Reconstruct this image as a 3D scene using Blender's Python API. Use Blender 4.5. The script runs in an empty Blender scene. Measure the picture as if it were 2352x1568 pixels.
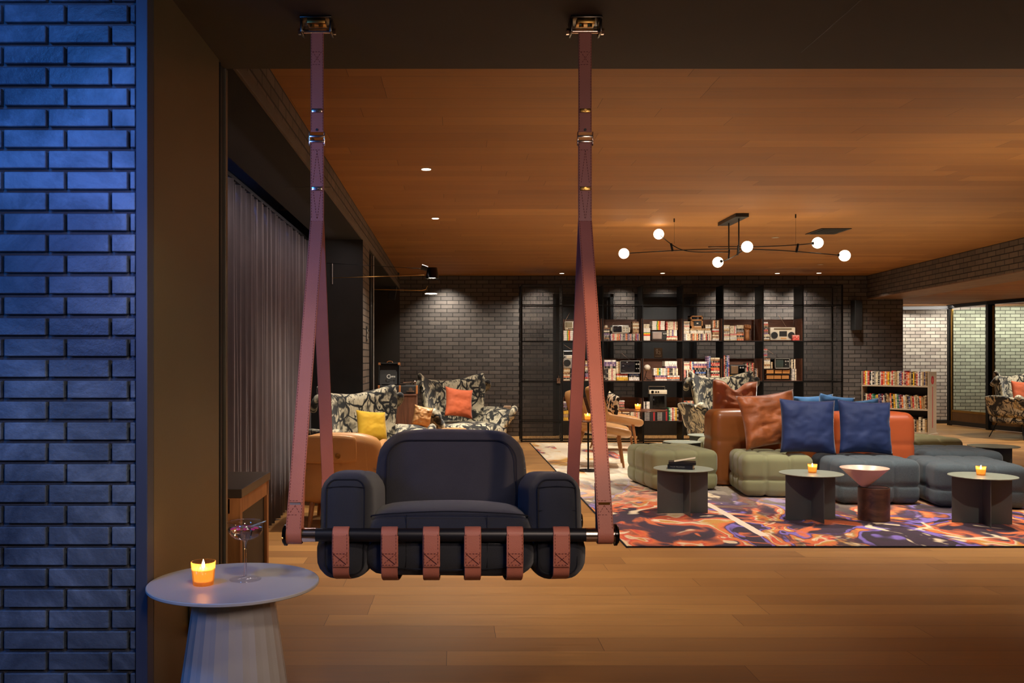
import bpy, bmesh, math, random
from mathutils import Vector, Matrix, Euler, noise
R = math.radians
random.seed(7)
scn = bpy.context.scene
COL = scn.collection
F = 2080.0; PX = 1040.0; PY = 827.0; CH = 1.2      # the lens in pixels, the vanishing point, the camera height

def at(px, py, d):                                  # the point seen at that pixel, d metres away
    return Vector(((px-PX)*d/F, d, CH-(py-PY)*d/F))
def xat(px, d): return (px-PX)*d/F
def zat(py, d): return CH-(py-PY)*d/F

# ---------------------------------------------------------------- materials
def lin(c):
    return tuple(((v/12.92) if v <= .04045 else ((v+.055)/1.055)**2.4) for v in c)
def rgb(r, g, b): return lin((r/255, g/255, b/255))
class NT:
    def __init__(s, name):
        s.m = bpy.data.materials.new(name); s.m.use_nodes = True
        s.t = s.m.node_tree; s.n = s.t.nodes; s.l = s.t.links
        s.b = s.n['Principled BSDF']
    def add(s, typ, **k):
        x = s.n.new(typ)
        for a, v in k.items():
            if a.startswith('i_'):
                x.inputs[a[2:].replace('_', ' ')].default_value = v
            else: setattr(x, a, v)
        return x
    def link(s, a, b): s.l.new(a, b)
    def coord(s, kind='Object', scale=(1, 1, 1), rot=(0, 0, 0), loc=(0, 0, 0)):
        tc = s.add('ShaderNodeTexCoord'); mp = s.add('ShaderNodeMapping')
        mp.inputs['Scale'].default_value = scale; mp.inputs['Rotation'].default_value = rot
        mp.inputs['Location'].default_value = loc
        s.link(tc.outputs[kind], mp.inputs[0]); return mp.outputs[0]
    def ramp(s, fac, stops, interp='LINEAR'):
        r = s.add('ShaderNodeValToRGB'); r.color_ramp.interpolation = interp
        e = r.color_ramp.elements
        while len(e) < len(stops): e.new(.5)
        for i, (p, c) in enumerate(stops):
            e[i].position = p; e[i].color = (*c, 1) if len(c) == 3 else c
        s.link(fac, r.inputs[0]); return r.outputs[0]
    def mix(s, fac, a, b, mode='MIX'):
        x = s.add('ShaderNodeMix', data_type='RGBA', blend_type=mode)
        for sock, v in ((x.inputs[0], fac), (x.inputs[6], a), (x.inputs[7], b)):
            if hasattr(v, 'is_linked'): s.link(v, sock)
            elif isinstance(v, (int, float)): sock.default_value = v
            else: sock.default_value = (*v[:3], 1)
        return x.outputs[2]
    def math(s, op, a, b=None, c=None):
        x = s.add('ShaderNodeMath', operation=op)
        for i, v in enumerate((a, b, c)):
            if v is None: continue
            if hasattr(v, 'is_linked'): s.link(v, x.inputs[i])
            else: x.inputs[i].default_value = v
        return x.outputs[0]
    def noise(s, vec, scale, detail=3, rough=.5, dist=0):
        x = s.add('ShaderNodeTexNoise'); x.inputs['Scale'].default_value = scale
        x.inputs['Detail'].default_value = detail; x.inputs['Roughness'].default_value = rough
        x.inputs['Distortion'].default_value = dist
        if vec is not None: s.link(vec, x.inputs['Vector'])
        return x
    def bump(s, h, strength=.3, dist=.01):
        x = s.add('ShaderNodeBump'); x.inputs['Strength'].default_value = strength
        x.inputs['Distance'].default_value = dist
        s.link(h, x.inputs['Height']); s.link(x.outputs[0], s.b.inputs['Normal']); return x

def mat(name, col, rough=.6, metal=0, var=.12, vscale=6, bump=0, bscale=60, coat=0, sheen=0, spec=None):
    t = NT(name); b = t.b
    v = t.coord()
    n = t.noise(v, vscale, 4)
    lo = tuple(c*(1-var) for c in col); hi = tuple(min(1, c*(1+var)) for c in col)
    t.link(t.ramp(n.outputs['Fac'], [(.3, lo), (.7, hi)]), b.inputs['Base Color'])
    b.inputs['Roughness'].default_value = rough; b.inputs['Metallic'].default_value = metal
    if coat: b.inputs['Coat Weight'].default_value = coat; b.inputs['Coat Roughness'].default_value = .2
    if sheen:
        b.inputs['Sheen Weight'].default_value = sheen; b.inputs['Sheen Roughness'].default_value = .35
    if spec is not None: b.inputs['Specular IOR Level'].default_value = spec
    if bump:
        n2 = t.noise(v, bscale, 3); t.bump(n2.outputs['Fac'], bump, .004)
    return t.m

def brick(name, c1, c2, mortar, axis='XZ', rough=.6, bw=.19, rh=.065, ms=.006, bumpd=.012, off=(0, 0, 0), nz=.35):
    t = NT(name)
    tc = t.add('ShaderNodeTexCoord'); sp = t.add('ShaderNodeSeparateXYZ'); cb = t.add('ShaderNodeCombineXYZ')
    t.link(tc.outputs['Object'], sp.inputs[0])
    ix = {'X': 0, 'Y': 1, 'Z': 2}
    a = t.math('ADD', sp.outputs[ix[axis[0]]], off[0]); c = t.math('ADD', sp.outputs[ix[axis[1]]], off[1])
    t.link(a, cb.inputs[0]); t.link(c, cb.inputs[1])
    br = t.add('ShaderNodeTexBrick'); t.link(cb.outputs[0], br.inputs['Vector'])
    br.inputs['Scale'].default_value = 1; br.inputs['Brick Width'].default_value = bw
    br.inputs['Row Height'].default_value = rh; br.inputs['Mortar Size'].default_value = ms
    br.inputs['Mortar Smooth'].default_value = .15; br.inputs['Bias'].default_value = -.1
    br.inputs['Color1'].default_value = (*c1, 1); br.inputs['Color2'].default_value = (*c2, 1)
    br.inputs['Mortar'].default_value = (*mortar, 1)
    n = t.noise(tc.outputs['Object'], 14, 5, .65)
    col = t.mix(nz, br.outputs['Color'], t.mix(n.outputs['Fac'], (.25,)*3, (1.6,)*3), 'MULTIPLY')
    t.link(col, t.b.inputs['Base Color'])
    t.b.inputs['Roughness'].default_value = rough
    h = t.math('ADD', t.math('MULTIPLY', br.outputs['Fac'], -1), t.math('MULTIPLY', n.outputs['Fac'], .25))
    t.bump(h, .9, bumpd)
    return t.m

def planks(name, c1, c2, gap, rough=.42, w=.178, length=1.9, grain=.5, coat=0):
    t = NT(name)
    tc = t.add('ShaderNodeTexCoord'); sp = t.add('ShaderNodeSeparateXYZ'); t.link(tc.outputs['Object'], sp.inputs[0])
    row = t.math('FLOOR', t.math('DIVIDE', sp.outputs[1], w)); wn = t.add('ShaderNodeTexWhiteNoise', noise_dimensions='1D'); t.link(row, wn.inputs['W'])
    cb = t.add('ShaderNodeCombineXYZ'); t.link(t.math('MULTIPLY_ADD', wn.outputs[0], length*5.3, sp.outputs[0]), cb.inputs[0]); t.link(sp.outputs[1], cb.inputs[1])
    br = t.add('ShaderNodeTexBrick', offset=0, offset_frequency=2, squash=1.0)
    t.link(cb.outputs[0], br.inputs['Vector'])
    br.inputs['Scale'].default_value = 1; br.inputs['Brick Width'].default_value = length
    br.inputs['Row Height'].default_value = w; br.inputs['Mortar Size'].default_value = .0012
    br.inputs['Mortar Smooth'].default_value = .3
    br.inputs['Color1'].default_value = (*c1, 1); br.inputs['Color2'].default_value = (*c2, 1)
    br.inputs['Mortar'].default_value = (*gap, 1)
    g = t.coord(scale=(1.3, 22, 22))
    n1 = t.noise(g, 2.2, 6, .65, .6)
    g2 = t.coord(scale=(.9, 3.0, 3))
    n2 = t.noise(g2, 1.6, 3, .5)
    c = t.mix(grain, br.outputs['Color'], t.mix(n1.outputs['Fac'], (.45,)*3, (1.5,)*3), 'MULTIPLY')
    c = t.mix(.35, c, t.mix(n2.outputs['Fac'], (.55,)*3, (1.4,)*3), 'MULTIPLY')
    t.link(c, t.b.inputs['Base Color'])
    t.link(t.math('MULTIPLY_ADD', n1.outputs['Fac'], .25, rough-.12), t.b.inputs['Roughness'])
    h = t.math('ADD', t.math('MULTIPLY', br.outputs['Fac'], -1), t.math('MULTIPLY', n1.outputs['Fac'], .12))
    t.bump(h, .35, .003)
    return t.m

def woodm(name, c1, c2, axis=2, rough=.5, sc=1.0):
    t = NT(name); s = [26*sc]*3; s[axis] = 2.2*sc
    v = t.coord(scale=s); n = t.noise(v, 1.4, 5, .6, .8)
    t.link(t.ramp(n.outputs['Fac'], [(.3, c1), (.7, c2)]), t.b.inputs['Base Color'])
    t.b.inputs['Roughness'].default_value = rough
    t.bump(n.outputs['Fac'], .15, .002); return t.m

def inkfabric(name, cream, ink, sc=1.0):            # cream cloth printed with black brush strokes and patches
    t = NT(name); v = t.coord()
    w = t.noise(v, 3*sc, 3)
    vv = t.mix(.25, v, w.outputs['Color'])
    vo = t.add('ShaderNodeTexVoronoi', feature='DISTANCE_TO_EDGE'); vo.inputs['Scale'].default_value = 7*sc
    t.link(vv, vo.inputs['Vector'])
    lines = t.ramp(vo.outputs['Distance'], [(.035, (0, 0, 0)), (.065, (1, 1, 1))])
    p = t.noise(v, 4.2*sc, 2, .5, 1.8)
    patch = t.ramp(p.outputs['Fac'], [(.40, (0, 0, 0)), (.45, (.35,)*3), (.5, (1, 1, 1))])
    p2 = t.noise(t.coord(scale=(1, 1, .25)), 26*sc, 2, .5, 2)
    dabs = t.ramp(p2.outputs['Fac'], [(.38, (0, 0, 0)), (.44, (1, 1, 1))])
    m1 = t.math('MINIMUM', lines, patch); m1 = t.math('MINIMUM', m1, dabs)
    g = t.noise(v, 9*sc, 3)
    base = t.mix(t.ramp(g.outputs['Fac'], [(.45, (0,)*3), (.7, (1,)*3)]), cream, tuple(c*.45 for c in cream))
    t.link(t.mix(m1, ink, base), t.b.inputs['Base Color'])
    t.b.inputs['Roughness'].default_value = .85
    t.b.inputs['Sheen Weight'].default_value = .2
    return t.m

def spine(name, col, lab, horiz=0, amt=.5):         # a tape or book spine: body colour with a printed band and tiny marks
    t = NT(name); tc = t.add('ShaderNodeTexCoord'); sp = t.add('ShaderNodeSeparateXYZ')
    t.link(tc.outputs['Generated'], sp.inputs[0])
    oi = t.add('ShaderNodeObjectInfo')
    a = sp.outputs[2] if not horiz else sp.outputs[0]
    k = t.add('ShaderNodeCombineXYZ')
    t.link(t.math('MULTIPLY', a, 9), k.inputs[0]); t.link(t.math('MULTIPLY', oi.outputs['Random'], 37), k.inputs[1])
    n = t.noise(k.outputs[0], 1.0, 2, .6)
    f = t.ramp(n.outputs['Fac'], [(.52, (0,)*3), (.56, (1,)*3)])
    f = t.math('MULTIPLY', f, amt)
    t.link(t.mix(f, col, lab), t.b.inputs['Base Color'])
    t.b.inputs['Roughness'].default_value = .45
    return t.m

def emit(name, col, s):
    t = NT(name); t.b.inputs['Base Color'].default_value = (*col, 1)
    t.b.inputs['Emission Color'].default_value = (*col, 1); t.b.inputs['Emission Strength'].default_value = s
    return t.m

def glassm(name, col, rough=.02, ior=1.45, thin=False):
    t = NT(name); b = t.b
    b.inputs['Base Color'].default_value = (*col, 1); b.inputs['Roughness'].default_value = rough
    b.inputs['IOR'].default_value = ior; b.inputs['Transmission Weight'].default_value = 1
    return t.m

def clearm(name, tint, refl=.08, glow=None, edge=.10):                   # a thin clear pane or glass wall: mostly see-through with a gloss
    t = NT(name); tr = t.add('ShaderNodeBsdfTransparent'); gl = t.add('ShaderNodeBsdfGlossy')
    tr.inputs[0].default_value = (*tint, 1); gl.inputs['Roughness'].default_value = .03
    mx = t.add('ShaderNodeMixShader'); fr = t.add('ShaderNodeLayerWeight'); fr.inputs[0].default_value = .35
    f = t.math('MULTIPLY_ADD', fr.outputs['Facing'], edge, refl)
    t.link(f, mx.inputs[0]); t.link(tr.outputs[0], mx.inputs[1]); t.link(gl.outputs[0], mx.inputs[2])
    if glow:
        tl = t.add('ShaderNodeBsdfTranslucent'); tl.inputs[0].default_value = (*glow, 1); m2 = t.add('ShaderNodeMixShader'); m2.inputs[0].default_value = .35
        t.link(mx.outputs[0], m2.inputs[1]); t.link(tl.outputs[0], m2.inputs[2]); mx = m2
    t.link(mx.outputs[0], t.n['Material Output'].inputs[0]); return t.m

def meshm(name, col, pitch=.020, open_=.55):        # perforated sheet steel: round holes in a staggered grid
    t = NT(name); tc = t.add('ShaderNodeTexCoord'); sp = t.add('ShaderNodeSeparateXYZ')
    t.link(tc.outputs['Object'], sp.inputs[0])
    u = t.math('MULTIPLY', t.math('ADD', sp.outputs[0], sp.outputs[1]), 2*math.pi/pitch)
    w = t.math('MULTIPLY', sp.outputs[2], 2*math.pi/(pitch*.75))
    a = t.math('MULTIPLY', t.math('COSINE', t.math('MULTIPLY', u, .5)), t.math('COSINE', t.math('MULTIPLY', w, .5)))
    hole = t.math('GREATER_THAN', t.math('ABSOLUTE', a), 1-open_)
    tr = t.add('ShaderNodeBsdfTransparent'); mx = t.add('ShaderNodeMixShader')
    t.b.inputs['Base Color'].default_value = (*col, 1); t.b.inputs['Roughness'].default_value = .5
    t.b.inputs['Metallic'].default_value = .4
    t.link(hole, mx.inputs[0]); t.link(t.b.outputs[0], mx.inputs[1]); t.link(tr.outputs[0], mx.inputs[2])
    t.link(mx.outputs[0], t.n['Material Output'].inputs[0]); return t.m

# ---------------------------------------------------------------- object helpers
def tag(o, label=None, cat=None, group=None, kind=None):
    if label: o['label'] = label
    if cat: o['category'] = cat
    if group: o['group'] = group
    if kind: o['kind'] = kind
    return o
def thing(name, label, cat, loc=(0, 0, 0), rz=0, group=None):
    o = bpy.data.objects.new(name, None); COL.objects.link(o)
    o.location = loc; o.rotation_euler = (0, 0, rz); o.empty_display_size = .1
    return tag(o, label, cat, group)
def obj(name, bm, m, parent=None, smooth=False, world=False, label=None, auto=None):
    me = bpy.data.meshes.new(name)
    if world and parent is not None:
        p = parent; mw = Matrix.Identity(4); chain = []
        while p is not None: chain.append(p); p = p.parent
        for q in reversed(chain): mw = mw @ Matrix.LocRotScale(q.location, q.rotation_euler, q.scale)
        bmesh.ops.transform(bm, matrix=mw.inverted(), verts=bm.verts)
    bmesh.ops.recalc_face_normals(bm, faces=bm.faces)
    bm.to_mesh(me); bm.free()
    for x in (m if isinstance(m, (list, tuple)) else [m]): me.materials.append(x)
    if smooth or auto:
        me.polygons.foreach_set('use_smooth', [True]*len(me.polygons))
        if auto:
            me.set_sharp_from_angle(angle=R(auto))
    o = bpy.data.objects.new(name, me); COL.objects.link(o)
    if parent is not None: o.parent = parent
    if label: o['label'] = label
    return o
def struct(name, bm, m, smooth=False, auto=None):
    o = obj(name, bm, m, smooth=smooth, auto=auto); o['kind'] = 'structure'; return o
def dup(root, loc=None, rz=None, label=None, group=None, parent=None, rot=None):
    r = root.copy(); COL.objects.link(r)
    if parent is not None: r.parent = parent
    if loc is not None: r.location = loc
    if rz is not None: r.rotation_euler = (0, 0, rz)
    if rot is not None: r.rotation_euler = rot
    if label: r['label'] = label
    if group: r['group'] = group
    for ch in list(root.children): dup(ch, parent=r)
    return r

# ---------------------------------------------------------------- shapes
def nb(): return bmesh.new()
def box(bm, x0, x1, y0, y1, z0, z1, bev=0, seg=2, mi=0, M=None):
    vs = [bm.verts.new((x, y, z)) for z in (z0, z1) for y in (y0, y1) for x in (x0, x1)]
    fs = [bm.faces.new([vs[i] for i in f]) for f in ((0, 2, 3, 1), (4, 5, 7, 6), (0, 1, 5, 4), (2, 6, 7, 3), (0, 4, 6, 2), (1, 3, 7, 5))]
    for f in fs: f.material_index = mi
    if bev > 0:
        es = list({e for f in fs for e in f.edges})
        r = bmesh.ops.bevel(bm, geom=es, offset=bev, segments=seg, affect='EDGES', profile=.5)
        vs = list({v for f in r['faces'] for v in f.verts} | {v for v in vs if v.is_valid})
        for f in r['faces']: f.material_index = mi
    if M is not None: bmesh.ops.transform(bm, matrix=M, verts=[v for v in vs if v.is_valid])
    return bm
def ring(bm, c, ax, r, seg, up=None):
    ax = Vector(ax).normalized()
    u = Vector((0, 0, 1)) if abs(ax.z) < .9 else Vector((1, 0, 0))
    a = ax.cross(u).normalized(); b = ax.cross(a)
    return [bm.verts.new(Vector(c)+a*(math.cos(2*math.pi*i/seg)*r)+b*(math.sin(2*math.pi*i/seg)*r)) for i in range(seg)]
def bridge(bm, A, B, mi=0):
    n = len(A)
    for i in range(n):
        f = bm.faces.new((A[i], A[(i+1) % n], B[(i+1) % n], B[i])); f.material_index = mi
def cyl(bm, p0, p1, r0, r1=None, seg=16, caps=True, mi=0):
    p0 = Vector(p0); p1 = Vector(p1); r1 = r0 if r1 is None else r1
    A = ring(bm, p0, p1-p0, r0, seg); B = ring(bm, p1, p1-p0, r1, seg)
    bridge(bm, A, B, mi)
    if caps:
        for q in (A, B): bm.faces.new(q).material_index = mi
    return bm
def tube(bm, pts, r, seg=8, caps=True, mi=0, closed=False):
    pts = [Vector(p) for p in pts]; n = len(pts); prev = None; first = None; a = None
    for i, p in enumerate(pts):
        t = (pts[(i+1) % n]-pts[i-1]) if (closed or 0 < i < n-1) else (pts[1]-pts[0] if i == 0 else pts[-1]-pts[-2])
        t.normalize()
        if a is None:
            u = Vector((0, 0, 1)) if abs(t.z) < .9 else Vector((1, 0, 0)); a = t.cross(u).normalized()
        else: a = (a-t*a.dot(t)).normalized()
        b = t.cross(a); rr = r[i] if isinstance(r, (list, tuple)) else r
        q = [bm.verts.new(p+a*(math.cos(2*math.pi*k/seg)*rr)+b*(math.sin(2*math.pi*k/seg)*rr)) for k in range(seg)]
        if prev: bridge(bm, prev, q, mi)
        else: first = q
        prev = q
    if closed: bridge(bm, prev, first, mi)
    elif caps: bm.faces.new(first).material_index = mi; bm.faces.new(prev).material_index = mi
    return bm
def lathe(bm, prof, c=(0, 0, 0), seg=32, mi=0, flute=0, fn=0, captop=False, capbot=False):
    prev = None; cx, cy, cz = c
    for r, z in prof:
        q = []
        for k in range(seg):
            t = 2*math.pi*k/seg; rr = r*(1+(flute*abs(math.cos(fn*t/2)) if fn else 0))
            q.append(bm.verts.new((cx+rr*math.cos(t), cy+rr*math.sin(t), cz+z)))
        if prev: bridge(bm, prev, q, mi)
        elif capbot: bm.faces.new(q).material_index = mi
        prev = q
    if captop: bm.faces.new(prev).material_index = mi
    return bm
def ball(bm, c, r, seg=20, sc=(1, 1, 1), mi=0):
    g = bmesh.ops.create_uvsphere(bm, u_segments=seg, v_segments=max(6, seg//2), radius=r)
    for v in g['verts']: v.co = Vector((v.co.x*sc[0]+c[0], v.co.y*sc[1]+c[1], v.co.z*sc[2]+c[2]))
    for f in {f for v in g['verts'] for f in v.link_faces}: f.material_index = mi
    return bm
def disc(bm, c, r, h, seg=48, mi=0, bev=.0):
    x, y, z = c
    prof = [(0.0001, 0), (r-bev, 0), (r, bev), (r, h-bev), (r-bev, h), (.0001, h)] if bev else [(.0001, 0), (r, 0), (r, h), (.0001, h)]
    return lathe(bm, prof, c, seg, mi)
def ribbon(bm, pts, w, th, xs=None, mi=0):          # a flat strap: its width lies along X, its path runs in Y and Z
    pts = [Vector(p) for p in pts]; prev = None; n = len(pts)
    for i, p in enumerate(pts):
        t = (pts[min(i+1, n-1)]-pts[max(i-1, 0)]).normalized()
        nn = Vector((1, 0, 0)).cross(t).normalized()
        x = Vector((w/2, 0, 0)); e = x*.93
        q = [bm.verts.new(p+s) for s in (-x, -e+nn*th/2, e+nn*th/2, x, e-nn*th/2, -e-nn*th/2)]
        if prev: bridge(bm, prev, q, mi)
        else: bm.faces.new(q).material_index = mi
        prev = q
    bm.faces.new(prev).material_index = mi
    return bm
def resample(pts, step):
    pts = [Vector(p) for p in pts]; out = [pts[0]]; acc = 0
    for a, b in zip(pts, pts[1:]):
        L = (b-a).length
        if L < 1e-9: continue
        s = step-acc
        while s <= L:
            out.append(a.lerp(b, s/L)); s += step
        acc = (acc+L) % step
    return out
def smoothpath(pts, n=8):                           # Catmull-Rom through the points
    P = [Vector(p) for p in pts]; P = [P[0]*2-P[1]]+P+[P[-1]*2-P[-2]]; out = []
    for i in range(1, len(P)-2):
        for k in range(n):
            t = k/n; a, b, c, d = P[i-1:i+3]
            out.append(.5*((2*b)+(c-a)*t+(2*a-5*b+4*c-d)*t*t+(3*b-a-3*c+d)*t**3))
    return out+[P[-2]]
def cushion(sx, sy, sz, r, n=12, puff=.01, seams=None, depth=.0, sw=.02, wob=0, seed=0, fn=None):
    """a padded block; seams = {axis:[positions]} are stitched grooves running round the other faces"""
    bm = nb(); h = Vector((sx/2, sy/2, sz/2)); vmap = {}
    def V(p):
        k = (round(p[0], 5), round(p[1], 5), round(p[2], 5))
        if k in vmap: return vmap[k]
        q = Vector(p); u = Vector((q.x*h.x, q.y*h.y, q.z*h.z))
        inn = Vector([max(-(h[i]-r), min(h[i]-r, u[i])) for i in range(3)])
        d = u-inn; nn = d.normalized() if d.length > 1e-9 else Vector((0, 0, 1))
        pos = inn+nn*r if d.length > 1e-9 else u
        o = puff
        for i in range(3): o *= (1-(1-abs(nn[i]))*(q[i]**4))
        if seams:
            g = depth
            for i, L in seams.items():
                dd = min(abs(pos[i]-s) for s in L)
                g *= 1-(1-nn[i]**2)*math.exp(-dd/sw)
            o += g-depth
        if wob: o += wob*noise.noise(pos*5+Vector((seed, 0, 0)))
        pos = pos+nn*o
        if fn: pos = fn(pos)
        vmap[k] = bm.verts.new(pos); return vmap[k]
    ks = (n, n, n) if isinstance(n, int) else n
    def line(k): return [math.tan((-1+2*i/k)*math.pi/4*.92)/math.tan(math.pi/4*.92) for i in range(k+1)]
    L = [[max(-1, min(1, t)) for t in ([-1+2*i/k for i in range(k+1)])] for k in ks]
    for ax in range(3):
        b, c = [(1, 2), (2, 0), (0, 1)][ax]
        for s in (-1, 1):
            for i in range(ks[b]):
                for j in range(ks[c]):
                    q = []
                    for di, dj in ((0, 0), (1, 0), (1, 1), (0, 1)):
                        p = [0, 0, 0]; p[ax] = s; p[b] = L[b][i+di]; p[c] = L[c][j+dj]; q.append(V(p))
                    if s < 0: q.reverse()
                    if len(set(q)) == 4: bm.faces.new(q)
    return bm
def pillow(w, h, t, n=22, seed=0, wr=.012, pinch=.07, flop=0, chop=0):
    """a scatter cushion standing in XZ, plump along Y, with drawn-out corners"""
    bm = nb(); G = {}
    for s in (-1, 1):
        for i in range(n+1):
            for j in range(n+1):
                u = -1+2*i/n; v = -1+2*j/n
                edge = i in (0, n) or j in (0, n)
                if edge and s == 1: G[s, i, j] = G[-1, i, j]; continue
                x = w/2*u*(1-pinch*(1-v*v)); z = h/2*v*(1-pinch*(1-u*u))
                th = t/2*((1-u**4)*(1-v**4))**.55
                k = noise.noise(Vector((u*2.2+seed, v*2.2, s)))*wr+noise.noise(Vector((u*5+seed, v*7, s*3)))*wr*.6
                if chop: z -= chop*math.exp(-(u/.35)**2)*max(0, v)
                y = s*th+(k if not edge else 0)+flop*abs(u)**3*(1 if v > 0 else 0)
                G[s, i, j] = bm.verts.new((x, y, z))
    for s in (-1, 1):
        for i in range(n):
            for j in range(n):
                q = [G[s, i, j], G[s, i+1, j], G[s, i+1, j+1], G[s, i, j+1]]
                if s == 1: q.reverse()
                try: bm.faces.new(q)
                except ValueError: pass
    return bm
def xf(bm, loc=(0, 0, 0), rot=(0, 0, 0), sc=(1, 1, 1)):
    bmesh.ops.transform(bm, matrix=Matrix.LocRotScale(Vector(loc), Euler(rot), Vector(sc)), verts=bm.verts); return bm
def merge(bm, other):
    me = bpy.data.meshes.new('tmp'); other.to_mesh(me); other.free(); bm.from_mesh(me); bpy.data.meshes.remove(me); return bm
def textmesh(name, s, size, m, parent, loc, rot=(math.pi/2, 0, 0), ext=.0004, align='CENTER', sx=1, bold=0):
    c = bpy.data.curves.new(name, 'FONT'); c.body = s; c.size = size; c.extrude = ext
    c.align_x = align; c.align_y = 'CENTER'; c.offset = bold
    o = bpy.data.objects.new('tmp', c); COL.objects.link(o)
    dg = bpy.context.evaluated_depsgraph_get()
    me = bpy.data.meshes.new_from_object(o.evaluated_get(dg)); bpy.data.objects.remove(o); bpy.data.curves.remove(c)
    me.materials.clear(); me.materials.append(m)
    q = bpy.data.objects.new(name, me); COL.objects.link(q)
    if parent is not None: q.parent = parent
    q.location = loc; q.rotation_euler = rot; q.scale = (sx, 1, 1); return q
ORD = ['first', 'second', 'third', 'fourth', 'fifth', 'sixth', 'seventh', 'eighth', 'ninth', 'tenth', 'eleventh', 'twelfth', 'thirteenth',
       'fourteenth', 'fifteenth', 'sixteenth', 'seventeenth', 'eighteenth', 'nineteenth']
def nth(i):
    if i < 19: return ORD[i]
    t, u = divmod(i+1, 10); T = {2: 'twent', 3: 'thirt', 4: 'fort', 5: 'fift'}[t]
    return T+'ieth' if u == 0 else T+'y-'+ORD[u-1]
# ================================================================ camera
cam = bpy.data.cameras.new('camera'); co = bpy.data.objects.new('camera', cam); COL.objects.link(co)
co.location = (0, 0, CH); co.rotation_euler = (math.pi/2, 0, 0)
cam.sensor_width = 36; cam.lens = F/2352*36; cam.shift_x = 136/2352; cam.shift_y = 43/2352
cam.clip_start = .05; cam.clip_end = 60
scn.camera = co

# ================================================================ shared materials
M = {}
M['black'] = mat('black_paint', rgb(24, 23, 22), .5, .0, .15)
M['blacksteel'] = mat('black_steel', rgb(26, 26, 27), .42, .6, .15)
M['bayblack'] = mat('matt_black_plaster', rgb(24, 22, 20), .9)
M['darkplaster'] = mat('dark_plaster', rgb(50, 46, 41), .85, 0, .12, 2, .15, 90)
M['soffit'] = mat('soffit_paint', rgb(72, 66, 58), .8, 0, .08, 1.5, .1, 140)
M['bronze'] = mat('dark_bronze_panel', rgb(120, 104, 74), .42, .35, .08, 1.2, .12, 300)
M['bluetrim'] = mat('painted_corner_trim', rgb(70, 74, 90), .5, 0, .05)
M['trimline'] = mat('brushed_trim', rgb(120, 110, 96), .4, .7, .1)
M['leatherstrap'] = mat('cognac_leather', rgb(184, 108, 84), .55, 0, .10, 5, .25, 420, coat=.05)
M['thread'] = mat('dark_red_thread', rgb(88, 26, 20), .8)
M['chrome'] = mat('polished_nickel', (.80, .62, .52), .20, 1, .05)
M['navycloth'] = mat('charcoal_navy_cloth', rgb(40, 42, 50), .92, 0, .12, 9, .5, 700, sheen=.25)
M['piping'] = mat('dark_piping', rgb(14, 16, 26), .9)
M['white'] = mat('white_lacquer', rgb(205, 200, 196), .42, 0, .03)
M['floor'] = planks('oak_floor', rgb(188, 138, 78), rgb(156, 110, 62), rgb(84, 52, 30))
M['ceil'] = planks('oak_ceiling', rgb(164, 112, 54), rgb(144, 94, 42), rgb(80, 50, 24), rough=.7, length=1.6)
M['brickdark'] = brick('dark_brick', rgb(104, 95, 88), rgb(78, 72, 68), rgb(38, 35, 32), 'XZ')
M['brickside'] = brick('dark_brick_side', rgb(112, 98, 86), rgb(90, 80, 70), rgb(34, 30, 27), 'YZ')
M['brickpale'] = brick('pale_brick', rgb(186, 178, 164), rgb(150, 140, 130), rgb(70, 64, 60), 'XZ', off=(.05, 0, 0))
M['walnut'] = woodm('walnut', rgb(82, 50, 34), rgb(128, 84, 58), 2)
M['walnuth'] = woodm('walnut_grain_across', rgb(80, 48, 34), rgb(118, 76, 54), 0)
M['oakleg'] = woodm('oak_leg', rgb(140, 88, 48), rgb(178, 120, 68), 2)
M['cream'] = mat('cream_plastic', rgb(205, 192, 168), .4, 0, .05)
M['silver'] = mat('silver_plastic', rgb(178, 174, 166), .32, .5, .06)
M['screen'] = mat('dark_screen', rgb(32, 30, 34), .12, 0, .2, 3)
M['brass'] = mat('aged_brass', rgb(190, 146, 78), .3, 1, .1)
# ================================================================ the room
DB = 14.34; CE = 2.538; SO = 2.328; XB = -.84; XJ = -.878
bm = nb(); box(bm, -3.2, 14.2, -2.5, 17.6, -.1, 0); struct('floor', bm, M['floor'])
bm = nb(); box(bm, XB-.4, 7.6, 3.507, DB+.2, CE, CE+.1); struct('ceiling', bm, M['ceil'])
# the dark lowered soffit over the swing, with its sheet joint
bm = nb(); box(bm, -3.2, 5.2, -2.5, 3.507, SO, SO+.35)
struct('ceiling_soffit', bm, M['soffit'])
bm = nb(); box(bm, 5.206, 14.2, -2.5, 3.507, SO, SO+.35); struct('ceiling_soffit_right', bm, M['soffit'])
xj = xat(1830, F*1.128/697)
bm = nb(); box(bm, xj-.0015, xj+.0015, -.5, 3.32, SO-.0006, SO+.001); struct('trim_1', bm, M['black'])
# blue-lit brick wall on the left: every brick modelled, set in a mortar bed
bm = nb(); rh = .0603; bw = .182
box(bm, -3.2, XJ-.036, 2.63, 2.9, 0, SO, mi=1)
for j in range(int(SO/rh)+1):
    z0 = j*rh+.005; z1 = min(z0+rh-.010, SO)
    x = XJ-.038
    off = .5 if j % 2 else .06
    first = True
    while x > -2.1:
        L = bw*(.42 if off == .5 else .13) if first else bw
        g = random.uniform(0, .0025)
        box(bm, max(-2.2, x-L+.009), x, 2.6105+g, 2.64, z0+random.uniform(0, .001), z1, bev=.0022, seg=1)
        x -= L; first = False
bk = NT('glazed_brick'); v = bk.coord(); n1 = bk.noise(v, 2.6, 6, .68, .6); n2 = bk.noise(v, 55, 4, .7)
bk.link(bk.ramp(n1.outputs['Fac'], [(.36, rgb(62, 70, 84)), (.50, rgb(96, 106, 120)), (.64, rgb(140, 152, 168))]), bk.b.inputs['Base Color'])  # grey brick, its colour cooled to carry some of the blue light
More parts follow.
